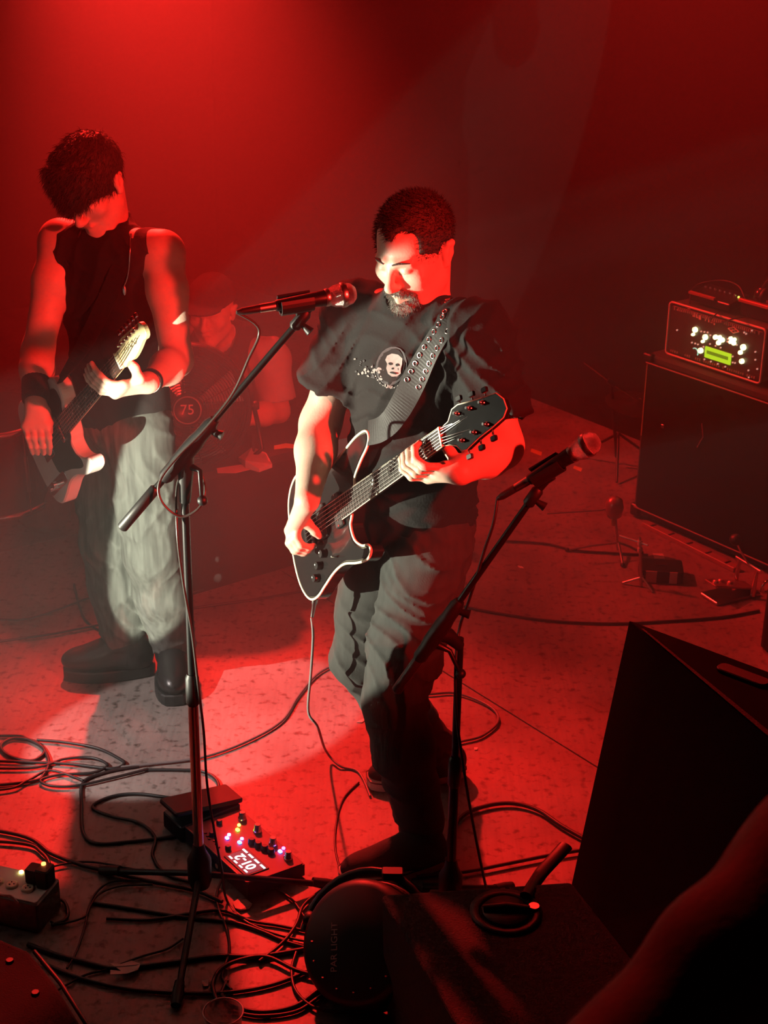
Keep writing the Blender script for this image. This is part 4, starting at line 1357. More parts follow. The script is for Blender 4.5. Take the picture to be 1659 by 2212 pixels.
# lower stand in front of the T-shirt man
RB = PZ(970, 1990)
YR = RB[1]
mh2 = PY(1268, 962, YR - .10); mt2 = PY(1088, 1070, YR - .06)
md2 = unit(mh2 - mt2)
mic('black vocal microphone with glinting grille on the lower stand', mh2 - md2 * .235, mh2)
STR, PIVR = mic_stand('low black boom stand in front of the T-shirt man\'s legs', RB, .80, PY(855, 1494, YR - .02), PY(1168, 1050, YR - .07), .30, mh2 - md2 * .105, md2,
                      [PZ(1010, 2040), PZ(1090, 1930), PZ(905, 1925)], handle_dir=(.62, -.1, -.75))
# ------------------------------------------------------------------ cables
NC = [0]
def cable(label, pts, r=.0035, m=None, closed=False, group=None, name='cable', world=False, rest=True):
    """pts: photo points on the floor, or (x, y, z) world points when world is set"""
    NC[0] += 1
    lift = .0015 * (NC[0] % 5)
    P = []
    for q in pts:
        if world or len(q) == 3:
            P.append(A3(*q))
        else:
            x = q[0] * 6 if q[0] < -15 else q[0]
            p = PZ(x, q[1], r); P.append(p + A3(0, 0, lift))
    C = catmull(P, 7, closed)
    return MB().tube(C, r, 8, closed=closed).build(name, m or M_rubber, None, label=label, cat='cable', group=group)
M_cab = mat('grey_cable', (0.16, 0.16, 0.16), .4, var=.15)
def wpt(p, dz=0): return (p[0], p[1], p[2] + dz)

# guitar lead of the black guitar: hangs from the jack, sweeps over the floor
jp = gc(-.135, .198, .02)
cable('thin guitar lead hanging from the black guitar down to the floor', [wpt(jp), wpt(jp + A3(.004, -.005, -.05)), wpt(jp + A3(-.002, .0, -.16)), wpt(jp + A3(-.010, .01, -.28)), wpt(PD(686, 1570, 4.08)), wpt(PZ(704, 1622, .05)), wpt(PZ(735, 1655, .008)), wpt(PZ(775, 1668, .004)), wpt(PZ(800, 1720, .004))], .0036, M_cab)
cable('grey lead curving across the pink light pool behind the T-shirt man', [(250, 1660), (330, 1652), (435, 1638), (530, 1605), (608, 1560), (645, 1505), (690, 1455), (745, 1436), (800, 1470), (905, 1500), (985, 1499), (1058, 1528), (1076, 1560), (1040, 1592), (985, 1608), (955, 1640)], .0042, M_cab)
cable('dark lead from the tall stand across the floor to the T-shirt man\'s shoes', [(0, 1388), (110, 1372), (215, 1352), (330, 1336), (420, 1316), (560, 1296), (700, 1272), (800, 1262)], .0048)
cable('second dark lead curling behind the sleeveless man\'s boots', [(0, 1342), (60, 1340), (130, 1318), (190, 1296), (260, 1285), (330, 1290), (420, 1282), (458, 1262), (440, 1243), (400, 1240)], .0040)
cable('lead dropping from the riser behind the sleeveless man\'s legs', [(160, 1262), (172, 1310), (190, 1345), (240, 1372), (280, 1376)], .0040)
cable('long dark lead running along the floor to the amplifier clutter', [(960, 1290), (1010, 1312), (1090, 1328), (1200, 1343), (1330, 1348), (1440, 1343), (1560, 1334), (1640, 1320)], .0050)
cable('faint lead near the back of the stage beside the tripod', [(1090, 1170), (1180, 1176), (1240, 1190), (1320, 1196), (1400, 1200)], .0045)
cable('thick lead looping out from under the large black speaker', [(960, 1840), (990, 1775), (1035, 1748), (1100, 1738), (1160, 1752), (1215, 1788), (1290, 1830)], .0060)
cable('flat lead running along behind the carpeted wedge', [(900, 1898), (1000, 1888), (1085, 1872), (1180, 1853), (1260, 1840)], .0050)
cable('thin lead arching past the toe of the T-shirt man\'s shoe', [(775, 1690), (742, 1725), (727, 1775), (724, 1830), (735, 1880), (745, 1920)], .0030)
# coils left
cable('coiled black cable lying at the left edge below the boots', [(-40, 1600), (10, 1590), (60, 1598), (96, 1622), (70, 1644), (20, 1634), (2, 1612), (30, 1596), (80, 1605), (104, 1640), (96, 1672), (60, 1690), (-20, 1705)], .0050)
cable('upper strand of cable swinging over to the shadowed legs', [(80, 1600), (140, 1605), (210, 1618), (256, 1640), (268, 1652), (240, 1662), (150, 1652), (60, 1648), (-30, 1640)], .0046)
cable('lower strand of the cable coil with two flat loops', [(-30, 1658), (60, 1662), (140, 1642), (200, 1640), (232, 1656), (200, 1672), (130, 1676), (88, 1688), (110, 1700), (165, 1700), (240, 1684), (320, 1664)], .0042)
cable('strand of cable fanning out under the coil to the picture edge', [(180, 1690), (110, 1668), (60, 1690), (0, 1710), (-40, 1718)], .0038)
cable('dark cable bent into a square loop inside the long shadow', [(300, 1655), (230, 1668), (180, 1690), (176, 1740), (180, 1800), (210, 1822), (280, 1818), (370, 1808), (420, 1800), (470, 1830)], .0050)
cable('cable making a wide bow around the foot of the tall stand', [(310, 1664), (380, 1664), (440, 1668), (470, 1690), (462, 1715), (400, 1727), (300, 1716), (240, 1722), (200, 1744), (240, 1764), (300, 1778), (335, 1810), (330, 1850), (360, 1890), (430, 1910)], .0046)
cable('straight cable slanting in from the left edge towards the stand leg', [(-30, 1772), (40, 1805), (110, 1845), (170, 1868), (230, 1884), (320, 1905), (420, 1925), (480, 1950)], .0055)
cable('cable curving down to the grey power box', [(-30, 1812), (40, 1824), (90, 1845), (108, 1876), (95, 1915), (115, 1940), (140, 1952), (145, 1985), (112, 2002)], .0048)
cable('thin cable hooking back above the grey power box', [(300, 1884), (200, 1866), (130, 1872), (80, 1890), (66, 1905), (90, 1930), (120, 1945)], .0030)
cable('cable with pale tape flag crossing in front of the stand', [(60, 2040), (120, 2062), (190, 2080), (240, 2092), (300, 2088), (380, 2078), (470, 2066), (560, 2066), (660, 2050), (700, 2040)], .0062)
cable('cable parallel below the taped one fading into the dark', [(90, 2080), (160, 2110), (260, 2135), (360, 2145), (480, 2146), (590, 2128), (690, 2088)], .0050)
cable('thin twin lead under the stand leg', [(110, 2150), (180, 2110), (235, 2095), (300, 2070), (360, 2052), (395, 2030)], .0030)
cable('thin lead falling from the stand foot to the left', [(310, 1905), (240, 1908), (205, 1935), (190, 1970), (185, 2000), (165, 2060), (145, 2095)], .0030)
cable('second thin lead falling from the stand foot', [(330, 1915), (260, 1918), (215, 1935), (196, 1960), (182, 1985), (130, 2000), (110, 1995)], .0028)
cable('bundle lead between the effects unit and the round lamp', [(200, 1950), (300, 1966), (400, 1982), (500, 1992), (560, 2010), (620, 2035), (680, 2050), (720, 2050)], .0048)
cable('second bundle lead reaching the round lamp', [(230, 1985), (320, 1988), (410, 1975), (480, 1968), (540, 1990), (600, 2000), (660, 2012), (700, 2020)], .0042)
cable('lead passing under the effects unit to the round lamp', [(520, 1905), (580, 1915), (630, 1945), (660, 1985), (690, 2010)], .0032)
cable('lead rising from the floor to the top of the round lamp', [(560, 2080), (610, 2040), (640, 2000), (655, 1960), (690, 1930), (720, 1910)], .0045)
cable('big loop of cable beside the clear plastic cup', [(470, 2170), (460, 2130), (480, 2095), (530, 2075), (580, 2072), (640, 2100), (690, 2112), (730, 2110)], .0052)
cable('wide loop of cable sweeping below the round lamp', [(490, 2120), (480, 2150), (510, 2175), (570, 2186), (640, 2172), (700, 2130), (740, 2120)], .0052)
cable('outer loop of cable below the round lamp', [(500, 2185), (560, 2196), (640, 2186), (700, 2150), (760, 2140)], .0046)
cable('short lead hanging off the effects unit into the tangle', [wpt(PZ(492, 1878, .03)), (470, 1925), (472, 1965), (490, 2010), (495, 2060), (480, 2110), (500, 2140)], .0036)
cable('lead curling from the loop to the picture bottom', [(640, 2060), (630, 2100), (640, 2145), (680, 2180), (740, 2190), (800, 2188)], .0040)
# microphone leads
e1 = mh - md * .235
P1 = [wpt(e1), wpt(PY(560, 712, YL - .03)), wpt(PY(535, 780, YL - .03)), wpt(PY(500, 855, YL - .03)), wpt(PY(440, 930, YL - .035)), wpt(PY(385, 985, YL - .035)), wpt(PY(345, 1040, YL - .04)), wpt(PY(350, 1085, YL - .05)), wpt(PY(390, 1116, YL - .05)), wpt(PY(432, 1095, YL - .05)),
      wpt(PY(443, 1050, YL - .03)), wpt(PY(425, 1015, YL + .03)), wpt(PY(385, 1040, YL + .03)), wpt(PY(383, 1150, YL - .02)), wpt(PY(396, 1260, YL - .02)), wpt(PY(415, 1370, YL - .02)), wpt(PY(428, 1480, YL - .02)), wpt(PY(440, 1580, YL - .01)), wpt(PY(447, 1690, YL)), wpt(PY(462, 1790, YL)), wpt(PY(478, 1875, YL - .01)), wpt(PZ(490, 1945, .006)), wpt(PZ(530, 1990, .006)), wpt(PZ(610, 2022, .006)), wpt(PZ(700, 2040, .006))]
cable('microphone lead looped round the tall stand\'s boom', P1, .0032, mat('pale_cable', (.05, .05, .045), .35, var=.1))
e2 = mh2 - md2 * .235
P2 = [wpt(e2), wpt(PY(1066, 1130, YR - .07)), wpt(PY(1046, 1190, YR - .06)), wpt(PY(1030, 1245, YR - .05)), wpt(PY(1012, 1300, YR - .02)), wpt(PY(992, 1360, YR + .03)), wpt(PY(984, 1440, YR - .03)), wpt(PY(986, 1540, YR - .03)), wpt(PY(1000, 1650, YR - .03)), wpt(PY(1020, 1770, YR - .02)), wpt(PY(1044, 1890, YR)), wpt(PZ(1060, 1960, .005))]
cable('microphone lead following the low stand down to the floor', P2, .0036)

# ------------------------------------------------------------------ effects unit with treadle
def local(o, X, Y):
    return (np.stack([X, Y, A3(0, 0, 1)], 1), A3(*o))
M_fx = mat('effects_panel', (0.14, 0.06, 0.06), .5, var=.15)
def led(T, X, p, r, col, e, name='led', sq=None):
    m = mat('led_%d_%d_%d' % tuple(int(c * 99) for c in col), (.02, .02, .02), .4, emit=col, estr=e)
    if sq: return MB(X).rbox(p, (sq, sq * .8, .006), .002).build(name, m, T)
    return MB(X).lathe([(r, -.002), (r, .002), (r * .5, .0035)], p, (0, 0, 1), 10).build(name, m, T)
def fx_unit():
    ori = PZ(536, 1948)
    X = local(ori, -STA, STB)                      # x away from the camera along the stage, y towards the back wall
    T = thing('effects_pedalboard', 'wide floor effects unit with coloured lights and a lit screen', 'effects unit', ori)
    L, W = .31, .175
    # wedge chassis: lower on the player's side
    vs = [(0, 0, .006), (L, 0, .006), (L, W, .006), (0, W, .006), (0, 0, .052), (L, 0, .052), (L, W, .040), (0, W, .040)]
    ch = MB(X).add(vs, [(3, 2, 1, 0), (4, 5, 6, 7), (0, 1, 5, 4), (1, 2, 6, 5), (2, 3, 7, 6), (3, 0, 4, 7)]).build('chassis', M_blackplastic, T)
    s = math.atan2(.012, W)
    RT = X[0] @ np.array([[1, 0, 0], [0, math.cos(s), math.sin(s)], [0, -math.sin(s), math.cos(s)]])
    TP = (RT, X[0] @ A3(0, 0, .052) + X[1])
    MB(TP).rbox((L / 2, W / 2, .001), (L * .99, W * .97, .004), .006).build('top_panel', M_fx, T)
    MB(TP).cyl((0, .002, .002), (L, .002, .002), .002, n=6).build('front_edge', mat('red_edge', (.45, .12, .1), .3, var=.1), T)
    sc = MB(TP).rbox((.082, .048, .004), (.110, .072, .004), .004).build('screen_bezel', M_blackplastic, T)
    MB(TP).box((.082, .048, .0064), (.098, .060, .001)).build('screen', mat('screen_face', (.02, .012, .015), .2, emit=(.30, .13, .17), estr=.35), sc)
    wm = mat('screen_ink', (.1, .1, .1), .5, emit=(1, .86, .84), estr=2.2)
    # the player stands on the back-wall side: the text faces him
    RX = RT @ np.array([[1.0, 0, 0], [0, -1.0, 0], [0, 0, 1.0]])
    tx = lambda b, x, y, sz, bold=False: text_mesh(b, 'screen_text', wm, sc, RX, TP[0] @ A3(x, y, .0072) + TP[1], sz, bold=bold)
    tx('01-2', .082, .046, .040, True)
    for i in range(4):
        MB(TP).box((.040 + .028 * i, .071, .0072), (.020, .006, .0006)).build('screen_text', wm, sc)
        MB(TP).box((.046 + .024 * i, .023, .0072), (.014, .005, .0006)).build('screen_text', wm, sc)
    for i in range(4):
        MB(TP).lathe([(.010, .002), (.010, .014), (.007, .018)], (.150 - .022 * i, .108 + .006 * i, 0), (0, 0, 1), 14).build('encoder_knob', M_black, T)
    for x, y in ((.158, .040), (.235, .038), (.275, .085)):
        MB(TP).lathe([(.008, .002), (.008, .012), (.006, .015)], (x, y, 0), (0, 0, 1), 12).build('control_knob', M_black, T)
    for x, y in ((.040, .150), (.115, .152), (.190, .152), (.262, .150)):
        MB(TP).lathe([(.012, .002), (.012, .010), (.009, .013), (.009, .024), (.0075, .026)], (x, y, 0), (0, 0, 1), 16).build('footswitch', M_chrome, T)
    for x, y, c, e in ((.222, .110, (.25, 1.0, .05), 7), (.203, .065, (.12, .12, 1.0), 9), (.168, .082, (.08, .25, 1.0), 9), (.077, .150, (.15, .2, 1.0), 9), (.240, .126, (1.0, .85, .1), 5), (.214, .078, (.5, .3, 1.0), 8), (.180, .097, (.6, .2, 1), 8), (.085, .166, (.8, .1, .9), 8)):
        led(T, TP, (x, y, .005), .0045, c, e, sq=.011 if e == 9 or e == 7 else None)
    for i in range(6):
        MB(TP).lathe([(.0045, 0), (.0045, .004)], (.180 + .015 * i, .024 + .003 * (i % 3), .002), (0, 0, 1), 8).build('label_dot', M_black, T)
    for i in range(5):
        MB(X).lathe([(.007, 0), (.007, .006)], (.08 + .03 * i, -.001, .030), (0, -1, 0), 12).build('jack_socket', M_chrome, T)
    # treadle at the far end
    bx_ = MB(X).rbox((L + .055, .085, .027), (.100, .190, .050), .008).build('pedal_base', M_black, T)
    t = math.radians(-9)
    RP = X[0] @ np.array([[1, 0, 0], [0, math.cos(t), -math.sin(t)], [0, math.sin(t), math.cos(t)]])
    MB((RP, X[0] @ A3(L + .055, .085, .075) + X[1])).rbox((0, 0, 0), (.092, .215, .014), .008).build('treadle', M_rubber, T)
    return T
fx_unit()

# flat black bar resting beside the effects unit (folded stand leg cover)
# ------------------------------------------------------------------ grey power box at the left edge
def power_box():
    o = PZ(40, 1985)
    X = local(o, unit((.95, -.3, 0)), unit((.3, .95, 0)))
    T = thing('power_box', 'grey metal power box with plugs and an orange light at the left edge', 'power box', o)
    MB(X).rbox((-.02, .02, .045), (.20, .115, .085), .008).build('housing', mat('grey_hammered', (.22, .22, .2), .4, .6, var=.5, scale=60, bump=.5, bscale=70), T)
    MB(X).rbox((-.02, .02, .089), (.19, .105, .004), .006).build('top_plate', M_white, T)
    for x in (-.055, -.015, .030):
        s = MB(X).lathe([(.016, 0), (.016, .005), (.012, .007)], (x, .008, .091), (0, 0, 1), 18).build('socket', M_cream, T)
        for a in (0, 2.1, 4.2):
            MB(X).lathe([(.002, 0), (.002, .002)], (x + .006 * math.cos(a), .008 + .006 * math.sin(a), .0975), (0, 0, 1), 6).build('socket_hole', M_black, s)
    p = MB(X).rbox((.030, .045, .112), (.040, .040, .040), .008).build('plug', M_blackplastic, T)
    MB(X).rbox((.062, .040, .118), (.036, .044, .052), .008).build('adapter', M_blackplastic, T)
    led(T, X, (.055, .048, .146), .006, (1.0, .22, .05), 6)
    led(T, X, (-.02, .062, .094), .006, (1.0, .85, .25), 4)
    return T
power_box()
cable('pale short lead arching over the grey power box', [wpt(PZ(-40, 1905, .10)), wpt(PZ(0, 1930, .14)), wpt(PZ(22, 1935, .14)), wpt(PZ(38, 1950, .10))], .0032, M_white)

# ------------------------------------------------------------------ bits on the floor
def scrap(name, label, px, z, m, thick=.0012, cat='tape', group=None, up=0):
    P = [PZ(x, y, z) for x, y in px]
    c = np.mean(P, 0)
    top = [p + A3(0, 0, thick + up * (RNG.random() if i % 2 else 0)) for i, p in enumerate(P)]
    n = len(P)
    return MB().add(P + top, [tuple(range(n))[::-1], tuple(range(n, 2 * n))] + [(i, (i + 1) % n, n + (i + 1) % n, n + i) for i in range(n)]).build(name, m, None, label=label, cat=cat, group=group)
M_tape = mat('pale_tape', (.62, .50, .46), .7, var=.15)
M_gold = mat('gold_tape', (.85, .55, .18), .6, var=.2)
def flag():
    T = thing('tape_flag', 'pale tape flag wrapped round the cable in front of the stand', 'tape', PZ(268, 2090, .004))
    P = [PZ(x, y, .010) for x, y in ((238, 2082), (262, 2083), (285, 2076), (302, 2082), (300, 2090), (262, 2098))]
    Q = [PZ(x, y, .014) for x, y in ((238, 2096), (262, 2098), (286, 2090), (303, 2084), (298, 2096), (275, 2104), (238, 2106))]
    for q in (P, Q):
        n = len(q)
        top = [a + A3(0, 0, .0015) for a in q]
        MB().add(q + top, [tuple(range(n))[::-1], tuple(range(n, 2 * n))] + [(i, (i + 1) % n, n + (i + 1) % n, n + i) for i in range(n)]).build('tape_wing', M_tape, T)
flag()
scrap('torn_paper', 'torn pale paper scrap beside the effects unit', [(503, 1950), (515, 1945), (532, 1943), (545, 1955), (538, 1964), (520, 1968), (508, 1962)], .003, M_tape, cat='paper', up=.008)
scrap('torn_paper', 'small pale paper bit near the stand\'s front foot', [(436, 2118), (452, 2117), (450, 2130), (438, 2132)], .003, M_tape, cat='paper', up=.006)
scrap('paper_sliver', 'white sliver on the pink light pool', [(770, 1560), (782, 1554), (794, 1552), (782, 1561)], .001, M_white, cat='paper')
scrap('paper_sliver', 'tiny pale sliver on the dark floor right of the T-shirt man', [(1118, 1222), (1128, 1224), (1132, 1228), (1122, 1227)], .001, M_white, cat='paper')
scrap('paper_sliver', 'tiny pale speck by the heel of the T-shirt man\'s rear shoe', [(1024, 1615), (1032, 1615), (1031, 1620), (1025, 1620)], .001, M_white, cat='paper')
for px, lab in (([(1108, 950), (1126, 956), (1124, 963), (1108, 957)], 'short gold floor tape closest to the T-shirt man\'s elbow'), ([(1148, 969), (1171, 977), (1169, 985), (1146, 976)], 'longer gold floor tape strip behind the lower microphone'), ([(1240, 1006), (1258, 1012), (1255, 1019), (1238, 1012)], 'dim gold floor tape between microphone and amplifier cabinet')):
    scrap('floor_tape', lab, px, .001, M_gold, group='gold floor marks')

# ------------------------------------------------------------------ clear cup
def cup():
    c = PZ(482, 2185, .105)
    b = A3(c[0], c[1], 0)
    m = bpy.data.materials.new('clear_plastic'); m.use_nodes = True
    nt = m.node_tree; p = nt.nodes['Principled BSDF']
    p.inputs['Base Color'].default_value = (.85, .8, .8, 1); p.inputs['Roughness'].default_value = .25; p.inputs['Alpha'].default_value = .38
    nz = nt.nodes.new('ShaderNodeTexNoise'); nz.inputs['Scale'].default_value = 30
    mr = nt.nodes.new('ShaderNodeMapRange'); mr.inputs['To Min'].default_value = .30; mr.inputs['To Max'].default_value = .46
    nt.links.new(nz.outputs['Fac'], mr.inputs['Value']); nt.links.new(mr.outputs['Result'], p.inputs['Alpha'])
    T = thing('plastic_cup', 'clear plastic cup standing on the floor at the bottom edge', 'cup', b)
    MB().lathe([(.030, .001), (.031, .004), (.0440, .104), (.0432, .104), (.0302, .006), (.001, .005)], b, (0, 0, 1), 32).build('cup_wall', m, T)
    MB().tube([b + A3(.0442 * math.cos(a), .0442 * math.sin(a), .105) for a in np.linspace(0, 2 * math.pi, 37)[:-1]], .0018, 6, closed=True).build('rim', mat('cup_rim', (.8, .72, .72), .35, var=.05), T)
cup()

# ------------------------------------------------------------------ round lamp seen from behind
def par_lamp():
    c = PZ(772, 2036, .155); n = unit((-.42, -.62, .62))
    T = thing('par_lamp', 'black round stage lamp on the floor, lettered PAR LIGHT', 'stage lamp', A3(c[0], c[1], 0))
    # a flat can: rear plate towards the camera
    MB().lathe([(.030, .012), (.126, .010), (.138, .004), (.146, -.010), (.146, -.075), (.140, -.082), (.02, -.080)], c, n, 48).build('housing', M_blackplastic, T)
    MB().lathe([(.140, -.082), (.150, -.080), (.150, -.092), (.128, -.092)], c, n, 40).build('front_ring', M_black, T)
    up = unit(A3(0, 0, 1) - n * n[2]); lf = np.cross(up, n)
    tu = up * math.cos(.42) - lf * math.sin(.42); tl = np.cross(n, tu)
    text_mesh('PAR LIGHT', 'lettering', mat('dim_print', (.62, .40, .38), .7, var=.1), T, np.stack([tu, tl, n], 1), c - lf * .045 - up * .03 + n * .0118, .023)
    for s in (-1, 1):
        MB().lathe([(.016, 0), (.018, .006), (.018, .018), (.012, .022)], c - n * .04 + lf * s * .150, lf * s, 14).build('yoke_knob', M_blackplastic, T)
    y = []
    for a in np.linspace(-100, 100, 21):
        a = math.radians(a); y.append(c - n * .045 + (lf * math.sin(a) + up * math.cos(a)) * (.168))
    MB().tube(y, .011, 8, flat=.3).build('yoke', M_black, T)
    MB().rbox(c - n * .04 + up * .172, (.05, .03, .02), .005).build('cable_gland', M_blackplastic, T)
    y2 = [c - n * .10 + lf * .10 - up * .13, c - n * .16 - up * .06, c - n * .10 - lf * .10 - up * .13]
    for i in range(7):
        a = -1.2 + .4 * i
        MB().rbox(c + n * .0125 + (lf * math.sin(a) - up * math.cos(a)) * .112, (.006, .006, .004), .002).build('rear_screw', M_black, T)
par_lamp()

# ------------------------------------------------------------------ loudspeakers on the floor
M_carpet = mat('speaker_carpet', (0.045, 0.040, 0.040), .95, var=.4, scale=60, bump=.8, bscale=220)
M_cloth = mat('speaker_cloth', (0.005, 0.0045, 0.0045), 1.0, spec=.1, var=.3, scale=200, bump=.3, bscale=500)
def poly(name, top, bot, m, parent):
    n = len(top)
    return MB().add(list(bot) + list(top), [tuple(range(n))[::-1], tuple(range(n, 2 * n))] + [(i, (i + 1) % n, n + (i + 1) % n, n + i) for i in range(n)]).build(name, m, parent)
def bevel(o, w=.008, seg=2):
    b = o.modifiers.new('bevel', 'BEVEL'); b.width = w; b.segments = seg; b.limit_method = 'ANGLE'
def wedge_front():
    T = thing('stage_monitor', 'dark carpeted wedge monitor with a round handle cup, bottom of picture', 'speaker', (.30, 2.60, 0))
    z = .33
    P1, P2, P4 = PZ(822, 1930, z), PZ(1235, 1902, z), PZ(1000, 2230, z)
    P3 = P2 + (P4 - P1) * 1.0
    P4 = P1 + (P4 - P1) * 1.15; P3 = P2 + (P4 - P1)
    top = [P1, P4, P3, P2]
    bot = [A3(P1[0] + .012, P1[1] + .01, 0), A3(P4[0] + .01, P4[1], 0), A3(P3[0], P3[1], 0), A3(P2[0], P2[1] + .01, 0)]
    o = poly('cabinet', top, bot, M_carpet, T); bevel(o, .012, 3)
    c = PZ(1093, 1972, z)
    MB().lathe([(.060, -.002), (.078, .000), (.080, .004), (.062, .005), (.056, -.003), (.05, -.03)], c + A3(0, 0, .001), (0, 0, 1), 32).build('handle_cup', M_blackplastic, T)
    MB().lathe([(.052, .006), (.050, .0085), (.001, .0086)], c, (0, 0, 1), 32).build('cup_floor', M_black, T)
    MB().tube([c + A3(-.05, 0, .010), c + A3(0, 0, .018), c + A3(.05, 0, .010)], .010, 10).build('handle_bar', M_blackplastic, T)
    MB().lathe([(.012, 0), (.012, .008)], c + A3(.062, .012, .004), (0, 0, 1), 12).build('bolt', M_steel, T)
    return T
wedge_front()
def big_speaker():
    A = PY(1360, 1340, 3.12)
    T = thing('stage_monitor', 'large black loudspeaker with cloth front leaning back, lower right', 'speaker', (.75, 2.7, 0))
    z = A[2]
    C = PZ(1690, 1462, z); D = PZ(1690, 1620, z)
    C = A + (C - A) * 1.6; D = A + (D - A) * 1.6
    A2 = A + (C - A) * .015
    B = PZ(1212, 2012); 
    top = [A, D, C, A2]
    Bd = A3(D[0] - .10, D[1] - .13, 0); Bc = A3(C[0] + .03, C[1] + .06, 0)
    bot = [B, Bd, Bc, A3(B[0] + .06, B[1] + .05, 0)]
    o = poly('cabinet', top, bot, M_cloth, T); bevel(o, .014, 3)
    # carpet strip on the top edge, handle slot
    u = unit(D - A)
    w = unit(C - D)
    MB().add([A + u * .05 + A3(0, 0, .004), D + A3(0, 0, .004), D + w * .035 + A3(0, 0, .004), A + u * .06 + w * .008 + A3(0, 0, .004)], [(0, 1, 2, 3)]).build('edge_strip', M_carpet, T)
    q = PZ(1605, 1462, z)
    MB().rbox(q + A3(0, 0, .004), (.12, .035, .008), .015, np.stack([unit(C - A), np.cross(A3(0, 0, 1), unit(C - A)), A3(0, 0, 1)], 1)).build('handle_slot', M_blackplastic, T)
    # side bracket reaching down to the wedge
    MB().tube([PY(1222, 1828, B[1] - .05), PY(1170, 1885, B[1] - .14), PZ(1136, 1935, .345)], [.018, .017, .014], 12, flat=.6).build('bracket_arm', M_black, T)
    return T
big_speaker()
def corner_speaker():
    T = thing('stage_monitor', 'dark loudspeaker corner poking in at the bottom left', 'speaker', (-.95, 2.75, 0))
    z = .42
    P = [PZ(-10, 2020, z), PZ(62, 2052, z), PZ(118, 2120, z), PZ(190, 2235, z), PZ(150, 2420, z), PZ(-160, 2420, z), PZ(-200, 2030, z)]
    bot = [A3(p[0] + (.03 if i in (1, 2, 3) else 0), p[1] + (.02 if i < 3 else 0), 0) for i, p in enumerate(P)]
    o = poly('cabinet', P, bot, mat('dark_red_cloth', (0.018, 0.012, 0.012), .9, var=.4, scale=160, bump=.5, bscale=300), T); bevel(o, .012, 3)
    MB().tube([p + A3(.01, .005, -.008) for p in P[1:4]], .005, 8).build('edge_trim', M_rubber, T)
    for i, p in enumerate(P[1:4]):
        MB().lathe([(.009, 0), (.007, .004)], p + A3(-.03, -.035, 0), (0, 0, 1), 10).build('corner_screw', M_rubber, T)
corner_speaker()
def back_bag():
    T = thing('equipment_case', 'dark upright case at the right edge behind the large loudspeaker', 'case', PZ(1640, 1400))
    b = PZ(1655, 1405)
    X = local(b, STA, STB)
    o = MB(X).rbox((.16, .10, .16), (.36, .24, .30), .02).build('case_body', M_blackplastic, T); 
    MB(X).rbox((-.012, .03, .02), (.014, .07, .035), .004).build('corner_guard', mat('red_corner', (.5, .2, .15), .35, .4, var=.1), T)
    MB(X).rbox((.07, -.022, .012), (.05, .010, .016), .004).build('latch', M_chrome, T)
    MB(X).tube([(.02, -.022, .28), (.10, -.03, .31), (.2, -.022, .28)], .009, 8).build('case_handle', M_rubber, T)
back_bag()
# ------------------------------------------------------------------ riser, fan, drum gear
def riser():
    p = PY(480, 1012, 5.05)
    a0, b0 = p @ STA, p @ STB
    h = p[2]
    T = thing('drum_riser', 'low black platform in front of the seated drummer', 'platform', A3(p[0], p[1], 0))
    X = (RST, A3(0, 0, 0))
    bl, br = b0 - .30, b0 + .72
    top = MB(X).box((a0 - .14, (bl + br) / 2, h - .015), (.28, br - bl, .03)).build('deck', mat('black_deck', (.030, .026, .026), .7, var=.3, scale=15), T)
    MB(X).box((a0 - .14, (bl + br) / 2, (h - .03) / 2), (.26, br - bl - .02, h - .03)).build('skirt', mat('black_skirt', (.022, .02, .02), .95, var=.3, bump=.3, bscale=60), T)
    for b in (bl + .02, br - .02):
        MB(X).box((a0 - .004, b, (h - .03) / 2), (.03, .03, h - .032)).build('leg', M_black, T)
    t0, t1 = PZ(592, 968, h + .001), PZ(646, 964, h + .001)
    return T, h, a0, b0
RISER, RH_, RA0, RB0 = riser()
scrap('edge_tape', 'gold tape strip on the drum platform edge beside the T-shirt man', [(592, 963), (618, 958), (646, 962), (646, 969), (616, 968), (592, 971)], RH_ + .001, M_gold)
scrap('paper_sheet', 'pale paper sheet lying on the platform under the fan', [(468, 1012), (520, 1004), (560, 1010), (510, 1022), (470, 1022)], RH_ + .001, M_tape, cat='paper')
scrap('white_cloth', 'pale folded cloth on the platform by the fan stand', [(515, 995), (545, 975), (575, 985), (588, 1010), (560, 1020), (530, 1012)], RH_ + .001, mat('pale_cloth', (.55, .48, .46), .9, var=.2, bump=.4, bscale=60), .012, 'cloth', up=.02)

